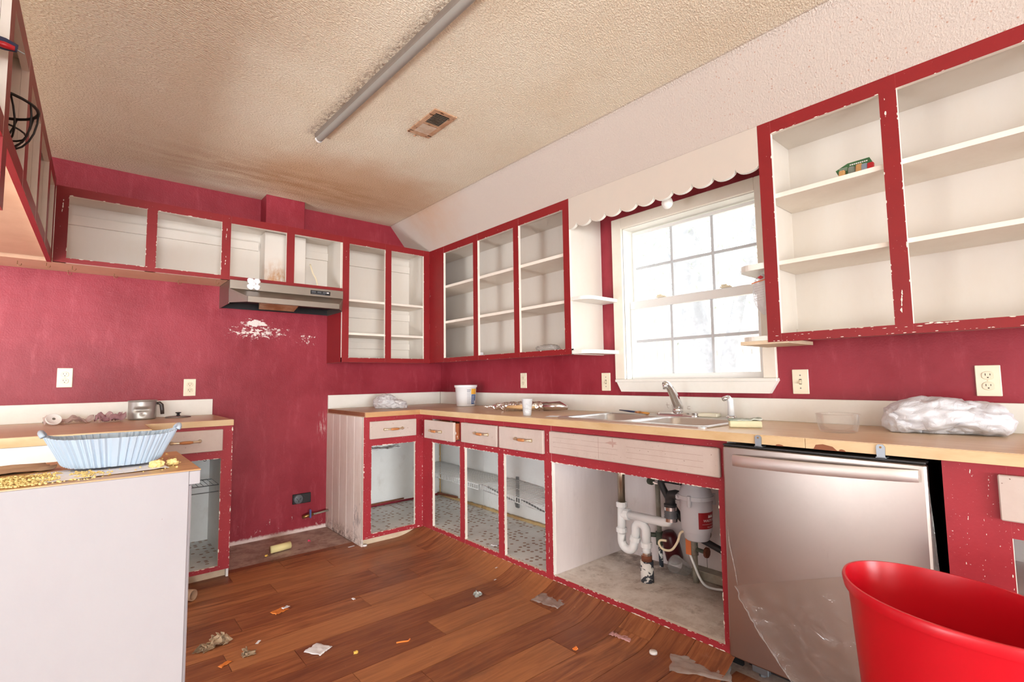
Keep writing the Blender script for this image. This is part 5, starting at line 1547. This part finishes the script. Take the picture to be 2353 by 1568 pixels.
# saucepan and lid
sp_ = thing('saucepan', (-2.26, -.16, H), 'dented aluminium saucepan with a dark handle on the left worktop', 'saucepan')
mb = MB().lathe([(0, H + .001), (.066, H + .001), (.071, H + .006), (.0715, H + .112), (.0745, H + .113), (.0745, H + .117), (.0695, H + .117), (.0685, H + .008), (0, H + .005)], (-2.262, -.155, 0), 64)
bmesh.ops.subdivide_edges(mb.bm, edges=[e for e in mb.bm.edges if abs(e.verts[0].co.z - e.verts[1].co.z) > .08], cuts=16)
vv = math.atan2(-3.99 + .155, -2.54 + 2.262)
for v in mb.bm.verts:
    dx, dy = v.co.x + 2.262, v.co.y + .155; r0 = math.hypot(dx, dy)
    if r0 > .06:
        a = (math.atan2(dy, dx) - vv + PI) % (2 * PI) - PI
        z = v.co.z - H
        k = -.014 * math.exp(-((z - .060) / .010) ** 2) * math.exp(-(a / .55) ** 4) - .010 * math.exp(-((z - .040) / .014) ** 2) * math.exp(-((a - .05) / .22) ** 2) + .006 * math.exp(-((z - .045) / .006) ** 2) * math.exp(-(a / .25) ** 2)
        s_ = (r0 + k) / r0; v.co.x = -2.262 + dx * s_; v.co.y = -.155 + dy * s_
mb.build('pan_body', 'alu', sp_, True)
hx = Vector((math.cos(-.15), math.sin(-.15), 0)); hb = Vector((-2.262, -.155, 0))
MB().tube([hb + hx * .072 + Vector((0, 0, H + .095)), hb + hx * .085 + Vector((0, 0, H + .097)), hb + hx * .096 + Vector((0, 0, H + .085)), hb + hx * .100 + Vector((0, 0, H + .055)), hb + hx * .102 + Vector((0, 0, H + .027))], [.008, .010, .011, .011, .010], 10, flat=(1, .8)).build('handle', 'ring', sp_, True)
ld = thing('pan_lid', (-2.07, -.14, H), 'flat grey saucepan lid with a black knob beside the saucepan', 'lid')
MB().lathe([(0, H + .012), (.05, H + .011), (.066, H + .008), (.07, H + .004), (.07, H + .001), (.0, H + .001)], (-2.075, -.15, 0), 40).build('disc', 'lidgrey', ld, True)
MB().lathe([(0, H + .012), (.012, H + .012), (.007, H + .020), (.010, H + .026), (.017, H + .029), (.015, H + .033), (0, H + .034)], (-2.075, -.15, 0), 20).build('knob', 'black', ld, True)
# cap leaning, crumpled wrapper
mb = MB().lathe([(0, .0105), (.031, .0105), (.032, .012), (.034, .011), (.034, 0), (.031, 0), (.029, .008), (0, .008)], (-2.66, -.33, H + .030), 28, (.25, -.8, .6))
cap_ = single(mb, 'jar_lid', 'printwhite', 'white plastic jar lid tipped up on the left worktop', 'lid', (-2.66, -.33, H), None, True)
MB().lathe([(0, .0115), (.007, .0115), (.007, .0108), (0, .0108)], (-2.66, -.33, H + .030), 16, (.25, -.8, .6)).build('lid_mark', 'lidgrey', cap_)
sheet('plastic_wrapper', 'crumpled clear purple-tinted wrapper behind the jar lid', 'wrapper', (-2.60, -.20), .21, .15, .1, .055, 'bagpink', H, 6, 30, None, 2.2)
sheet('plastic_wrapper', 'small crumpled magenta wrapper between jar lid and saucepan', 'wrapper', (-2.42, -.25), .13, .085, .3, .07, 'magenta', H, 11, 20, None, 2.4)

# ---- peninsula clutter
bs = thing('basket', (-2.48, -2.29, HP), 'pale blue ribbed plastic basket on the peninsula', 'basket')
BX, BY = -2.476, -2.30
def boat(u, s, z, off=0):
    a = 2 * PI * u
    rib = .0022 * (1 if math.cos(60 * a) > 0 else -1)
    c, sn = math.cos(a), math.sin(a)
    rx = s * .135; ry = s * .082
    return (BX + (rx + rib + off) * math.copysign(abs(c) ** .82, c), BY + (ry + rib + off) * math.copysign(abs(sn) ** .9, sn), z + (.010 * abs(c) ** 6))
mb = MB(); NU = 240
lv = [(.72, HP + .010), (.76, HP + .0085), (.85, HP + .035), (.95, HP + .062), (1.02, HP + .082)]
Ls = []
for s_, z in lv: Ls.append([mb.bm.verts.new(boat(i / NU, s_, z)) for i in range(NU)])
for s_, z in reversed(lv): Ls.append([mb.bm.verts.new(boat(i / NU, s_, z + (.003 if z < HP + .02 else 0), -.0025)) for i in range(NU)])
for a, b in zip(Ls, Ls[1:]):
    for j in range(NU): mb.bm.faces.new([a[j], a[(j + 1) % NU], b[(j + 1) % NU], b[j]])
mb.bm.faces.new(Ls[0][::-1]); mb.bm.faces.new(Ls[-1])
mb.build('tub', 'basket', bs)
for sg in (-1, 1):
    pts_ = [(BX + sg * (.136 + .006 * math.cos(t)), BY + .030 * math.sin(t), HP + .090 + .010 * math.cos(t)) for t in [-PI / 2 + PI * i / 10 for i in range(11)]]
    MB().tube(pts_, .006, 8).build('handle', 'basket', bs, True)
sheet('paper_sheet', 'white paper sheet under the pale blue basket', 'paper', (-2.50, -2.37), .24, .17, .16, .003, 'paper', HP, 5)
sheet('cardboard_flap', 'torn brown cardboard at the left edge of the peninsula', 'cardboard', (-2.78, -2.22), .36, .14, .15, .02, 'card', HP, 4, 14, None, 3, .002)
_ib = bmesh.new(); bmesh.ops.create_icosphere(_ib, subdivisions=1, radius=1.0)
ICO_V = [v.co.copy() for v in _ib.verts]; ICO_F = [tuple(v.index for v in f.verts) for f in _ib.faces]; _ib.free()
CV, CF = [], []


def grain(x, y, z, r, sy=1, sz=1):
    k = len(CV); CV.extend((x + v.x * r, y + v.y * r * sy, z + v.z * r * sz) for v in ICO_V); CF.extend(tuple(i + k for i in f) for f in ICO_F)


mb = MB(); rnd = random.Random(4)
for i in range(3600):
    u = rnd.random() ** .8
    x = -2.52 - .30 * u + rnd.gauss(0, .025); y = -2.41 + rnd.gauss(0, .036) - .02 * u; r = rnd.uniform(.0010, .0032)
    if noise.noise(Vector((x * 22, y * 30, 1))) < -.12 and x > -2.64: continue
    if not (-2.498 < y < -2.08): continue
    z = HP + r * .8 + .001 + max(0, .012 * (1 - abs(y + 2.41) / .06)) * rnd.random() * (1 if x < -2.56 else .2)
    grain(x, y, z, r, rnd.uniform(.7, 1.2), rnd.uniform(.6, 1))
for i in range(50):
    x = rnd.uniform(-2.5, -2.33); y = rnd.uniform(-2.49, -2.12); r = rnd.uniform(.001, .003)
    if abs(x - BX) < .11 and y > -2.38: continue
    grain(x, y, HP + r * .7 + .001, r)
mb.verts(CV, CF)
single(mb, 'crumbs', 'crumb', 'spilled yellow crumbs on the peninsula worktop', 'crumbs', (-2.6, -2.4, HP), None, False, None, 0, 'stuff')
for (x, y, s_, lbl) in ((-2.392, -2.405, .016, 'larger yellow crumb lump right of the pale blue basket'), (-2.356, -2.385, .013, 'smaller yellow crumb lump near the peninsula right end')):
    single(MB().blob((x, y, HP + s_ * .55), (s_, s_, s_ * .7), .5, 3, 2, int(s_ * 1000), True, HP + .001), 'crumb_lump', 'crumb', lbl, 'crumb', (x, y, HP))

# ---- things in the wall cabinets
pk = thing('blister_package', (-.25, -3.42, 1.92), 'green blister package with coloured plastic pieces on the upper right shelf', 'package')
def PT(p):   # package leans back; p = (across, out, up)
    a, o, h = p; an = .12
    return (-.235 - o + h * .25, -3.425 - a * math.cos(an), 1.9215 + h - a * math.sin(an) * .1)
mb = MB(); cs = [(-.052, .0), (.06, .0), (.062, .03), (.045, .068), (-.03, .066), (-.072, .045)]
mb.prism(cs, 'y', 0, .0015)
for v in mb.bm.verts: v.co = Vector(PT((v.co.x, v.co.y, v.co.z)))
cdp = mb.build('card', 'green', pk)
mb = MB()
for k, (a, w, h) in enumerate(((-.06, .03, .0012), (-.058, .028, .0012), (-.056, .026, .0012))):
    mb.box(a, a + w, .0017, .002, .048 - .006 * k, .0492 - .006 * k, tf=PT)
for k in range(9): mb.box(-.022 + k * .007, -.017 + k * .007, .0017, .002, .053, .058, tf=PT)
mb.build('print_lines', 'printwhite', cdp)
for a, m, h in ((-.045, 'amber', .035), (-.012, 'clearplastic', .042), (.014, 'amber', .045), (.032, 'bluepl', .04), (.052, 'redgrip', .038)):
    mb = B(a - .011, a + .011, .002, .022, .001, h, bev=.004, tf=PT); mb.build('plastic_piece', m, pk)
mb = B(-.27, -.21, -.945, -.90, 1.3095, 1.338, bev=.002, tf=lambda p: (p[0], p[1] + (p[0] + .24) * .3, p[2]))
single(mb, 'paper_box', 'paper', 'small folded white paper in the wall cabinet left of the window', 'paper', (-.24, -.92, 1.309))
ct = thing('plastic_clamshell', (-.25, -1.68, 1.31), 'clear plastic container lying in the wall cabinet beside the window', 'container')
MB().blob((-.255, -1.685, 1.329), (.05, .095, .024), .3, 4, 3, 5, True, 1.3095).build('shell', 'clearplastic', ct, True)
# clear bag with red diamond label hanging under the right end shelf
cb_ = thing('clear_wrapper', (-.2, -3.0, 1.5), 'clear plastic wrapper with a red diamond mark hanging at the right end shelf', 'wrapper')
MB().blob((-.235, -3.05, 1.50), (.035, .048, .088), .2, 4, 1.2, 8, True).build('film_bag', 'bagclear', cb_, True)
def WT(a, h, o=0): return (-.272 - o - .0 * a, -3.045 - a, 1.50 + h)
mb = MB(); mb.verts([WT(-.006, .070), WT(.008, .060), WT(.022, .068), WT(.008, .078)], [(0, 1, 2, 3)]); mb.build('diamond_mark', 'redgrip', cb_)
mb = MB()
for k in range(7): mb.verts([WT(-.022, .030 - .011 * k), WT(.02, .036 - .011 * k), WT(.02, .0368 - .011 * k), WT(-.022, .0308 - .011 * k)], [(0, 1, 2, 3)])
mb.build('printed_lines', 'lidgrey', cb_)
MB().verts([WT(-.033, .044), WT(.032, .055), WT(.032, .06), WT(-.033, .049)], [(0, 1, 2, 3)]).build('printed_band', 'orangelabel', cb_)

# items in the base cabinets
sheet('plastic_sheet', 'torn white plastic sheet hanging inside the corner base cabinet', 'plastic', (-.85, -.50), .28, .10, 0, .03, 'bagclear', .62, 8, 16, None, 3)
sheet('paper_scrap', 'crumpled paper scrap on the dotted floor of the drawer base cabinet', 'paper', (-.52, -1.45), .06, .05, .4, .012, 'paper', .0825, 9, 8)

# ================================================================== RED BIN
bn = thing('waste_bin', (-1.07, -3.79, 0), 'red plastic waste bin in front of the dishwasher', 'bin')
def binloop(s, z, off=0, n=72):
    cx, cy = -1.06, -3.752; out = []
    for i in range(n):
        a = 2 * PI * i / n; e = .92
        c = math.copysign(abs(math.cos(a)) ** e, math.cos(a)); sn = math.copysign(abs(math.sin(a)) ** e, math.sin(a))
        out.append((cx + (.178 * s + off) * c, cy + .062 * s * c + (.207 * s + off) * sn, z))
    return out
mb = MB()
loft(mb, [binloop(.74, .004), binloop(.76, .0), binloop(.78, .02), binloop(.97, .60), binloop(.98, .606), binloop(.985, .608, .006), binloop(1.0, .626, .006), binloop(1.0, .632, .003), binloop(.99, .632, .0), binloop(.965, .60, -.002), binloop(.76, .02, -.004)], True)
mb.bm.faces.new([v for v in mb.bm.verts[:72]][::-1])
smooth_by_angle(mb.build('tub', 'binred', bn), 50)

# ================================================================== FLOOR DEBRIS
mb = MB().tube([(-1.563, -.375, .026), (-1.435, -.358, .026)], .024, 14)
single(mb, 'foam_tube', 'foamroll', 'pale yellow foam tube on the bare floor of the range gap', 'foam', (-1.5, -.366, .0), None, True)
mb = MB().tube([(-2.10, -.82, .029), (-2.065, -.86, .029)], .026, 16, caps=False)
single(mb, 'cardboard_tube', 'card', 'cardboard tube end on the floor behind the peninsula corner', 'tube', (-2.08, -.84, 0), None, True, None, .004)


def lump(label, c, s, mat, cat='lint', name='lint_ball', amp=.8, h=.6):
    mb = MB(); rg = random.Random(int(c[0] * -977))
    for k in range(5 if s > .015 else 2):
        d = Vector((rg.gauss(0, 1), rg.gauss(0, 1), rg.gauss(0, .6))).normalized(); e = d.orthogonal().normalized(); n_ = d.cross(e); o = Vector((c[0] + rg.gauss(0, s * .35), c[1] + rg.gauss(0, s * .3), s * h * .5)); sd = rg.random() * 40
        w = s * rg.uniform(.5, .9)

        def f(u, v):
            p = o + d * ((u - .5) * 2 * w) + e * ((v - .5) * 1.5 * w) + n_ * (w * .9 * noise.noise(Vector((u * 2.6, v * 2.6, sd)))) + d * (w * .5 * noise.noise(Vector((u * 3, v * 3, sd + 9))))
            p.z = max(p.z, .001 + .0015 * k); return p
        mb.grid(f, 9, 9)
    single(mb, name, mat, label, cat, (c[0], c[1], 0), None, False, None, .0012)


lump('tan crumpled lint ball on the floor near the peninsula', (-2.06, -1.43), .042, 'lint')
lump('dark trailing lint beside the tan lint ball', (-2.11, -1.46), .026, 'lint', 'lint', 'lint_ball', .8, .25)
lump('small grey lint clump right of the tan lint ball', (-1.985, -1.625), .024, 'lint')
lump('silver scrap on the floor in front of the drawer cabinet', (-.931, -1.808), .022, 'silver', 'scrap', 'foil_scrap', .8, .3)
lump('bright pink bit on the bare floor of the range gap', (-1.282, -.294), .013, 'pinkbit', 'scrap', 'plastic_scrap', .3, .4)
lump('tan cork-like crumb left of the foam tube', (-1.607, -.405), .012, 'yellow', 'crumb', 'crumb', .3, .5)
lump('yellow seed-like scrap on the planks', (-1.636, -1.909), .010, 'yellow', 'scrap', 'food_scrap', .3, .5)
lump('orange peel scrap on the planks in front of the sink', (-.946, -2.51), .014, 'orange', 'scrap', 'food_scrap', .4, 1.0)
sheet('paper_scrap', 'stained white paper square on the planks', 'paper', (-1.746, -1.778), .075, .085, .5, .006, 'paper', 0, 2, 10)
sheet('candy_wrapper', 'orange and white wrapper on the planks near the range gap', 'wrapper', (-1.762, -1.289), .075, .05, .3, .008, 'orange', 0, 7, 10)
sheet('candy_wrapper', 'pink-white torn piece beside the orange wrapper', 'wrapper', (-1.735, -1.29), .035, .02, .3, .006, 'paper', .008, 17, 8)
sheet('candy_wrapper', 'small orange-edged white wrapper low at left on the planks', 'wrapper', (-2.067, -1.636), .05, .022, .5, .006, 'orange', 0, 13, 8)
sheet('paper_chip', 'tiny white paper chip between the lint and the white square', 'paper', (-1.921, -1.54), .03, .012, .9, .001, 'paper', 0, 5, 5)
sheet('paper_chip', 'tiny white chip standing on the planks in mid floor', 'paper', (-1.436, -1.409), .012, .022, .2, .008, 'paper', 0, 8, 5)
sheet('paper_chip', 'thin white chip at the cove, upper of two', 'paper', (-.665, -1.637), .02, .008, .3, .001, 'paper', .028, 6, 5)
sheet('paper_chip', 'thin white chip at the cove, lower of two', 'paper', (-.745, -1.725), .018, .008, .3, .001, 'paper', .006, 6, 5)
sheet('plastic_film_scrap', 'cloudy film scrap on the floor at the foot of the sink cabinet', 'plastic', (-.715, -2.13), .11, .16, .2, .012, 'floorfilm', .012, 4, 16)
sheet('plastic_film_scrap', 'cloudy film scrap on the floor at the foot of the dishwasher', 'plastic', (-.70, -2.93), .12, .22, .5, .012, 'floorfilm', .012, 14, 16)
sheet('candy_wrapper', 'pink shiny wrapper on the floor in front of the sink cabinet', 'wrapper', (-.725, -2.575), .035, .10, .15, .012, 'pinkwrap', .004, 21, 12)
mb = MB().tube(bez([(-1.475, -1.955, .003), (-1.45, -1.965, .003), (-1.43, -1.975, .003), (-1.415, -1.965, .003)], 5), .003, 5)
single(mb, 'orange_string', 'orange', 'short orange string on the planks', 'string', (-1.44, -1.965, 0))


def cap(label, c, r, z=0):
    mb = MB().lathe([(0, z + .010), (r * .92, z + .010), (r, z + .007), (r, z + .001), (0, z + .001)], (c[0], c[1], 0), 22)
    single(mb, 'bottle_cap', 'printwhite', label, 'bottle cap', (c[0], c[1], z), None, True)


cap('white bottle cap on the floor in front of the dishwasher', (-.735, -2.745), .016, .006)
cap('white bottle cap at the foot of the corner cabinet', (-1.035, -.655), .016)
sheet('paper_chip', 'flat white chip on the floor edge beside the corner cabinet', 'paper', (-1.11, -.605), .045, .014, .1, .001, 'paper', 0, 3, 5)

# ================================================================== OUTSIDE THE WINDOW
gr = B(.2, 30, -25, 25, -.5, -.35); o = gr.build('ground', 'grass'); o['kind'] = 'structure'
fn = thing('wooden_fence', (6, 0, -.35), 'pale weathered board fence beyond the window', 'fence')
fr_ = random.Random(2)
for k in range(44):
    y = -3.6 + k * .152; h = 2.03 + fr_.uniform(-.03, .03)
    mb = MB(); mb.prism([(y, -.35), (y + .14, -.35), (y + .14, h - .03), (y + .11, h), (y + .03, h), (y, h - .03)], 'x', 6 + fr_.uniform(-.006, .006), 6.02)
    mb.build('fence_board', 'fence', fn)
for z in (.3, 1.5): B(6.022, 6.06, -3.7, 3.2, z, z + .09).build('fence_rail', 'fence', fn)


def tree(label, base, tops, r0, leaves, seed, spread):
    t = thing('tree', base, label, 'tree')
    for k, (pth, ra) in enumerate(tops):
        q = bez(pth, 6); MB().tube(q, [ra * (1 - .55 * i / (len(q) - 1)) * (1 + .08 * noise.noise(Vector((i, k, seed)))) for i in range(len(q))], 12).build('trunk' if k == 0 else 'branch', 'bark', t, True)
    rg = random.Random(seed); mb = MB()
    for i in range(leaves):
        c = Vector((base[0] + rg.gauss(0, spread[0]), base[1] + spread[3] + rg.gauss(0, spread[1]), spread[2] + rg.gauss(0, .75)))
        if noise.noise(c * .9) < -.05: continue
        s = rg.uniform(.03, .07); a = Vector((rg.gauss(0, 1), rg.gauss(0, 1), rg.gauss(0, 1))).normalized(); b = a.orthogonal().normalized()
        d = a.cross(b); mb.verts([c - a * s, c + b * s * .4 + d * .01, c + a * s, c - b * s * .4 + d * .01], [(0, 1, 2, 3)])
    lv_ = mb.build('leaves', 'leaf', t, fixn=False); lv_['kind'] = 'stuff'


tree('large pale tree with a leaning second trunk outside the window', (4.0, -.45, -.4),
     [([(4, -.42, -.4), (4, -.40, 1.2), (4, -.30, 2.3), (4, -.30, 3.4), (4, -.2, 5)], .27), ([(4, -.7, -.1), (4, -.80, 1.2), (4.05, -.98, 2.1), (4.1, -1.3, 3.4)], .12), ([(4, -.3, 2.4), (4, .2, 3.1), (4, .8, 3.7)], .09)], .26, 5200, 3, (.9, 1.9, 3.4, .4))
tree('airy tree behind the fence on the left of the window view', (12.5, 4.6, -.4), [([(12.5, 4.6, -.4), (12.5, 4.7, 2), (12.5, 4.5, 6)], .2)], .2, 6000, 6, (1.2, 2.6, 5.0, .2))
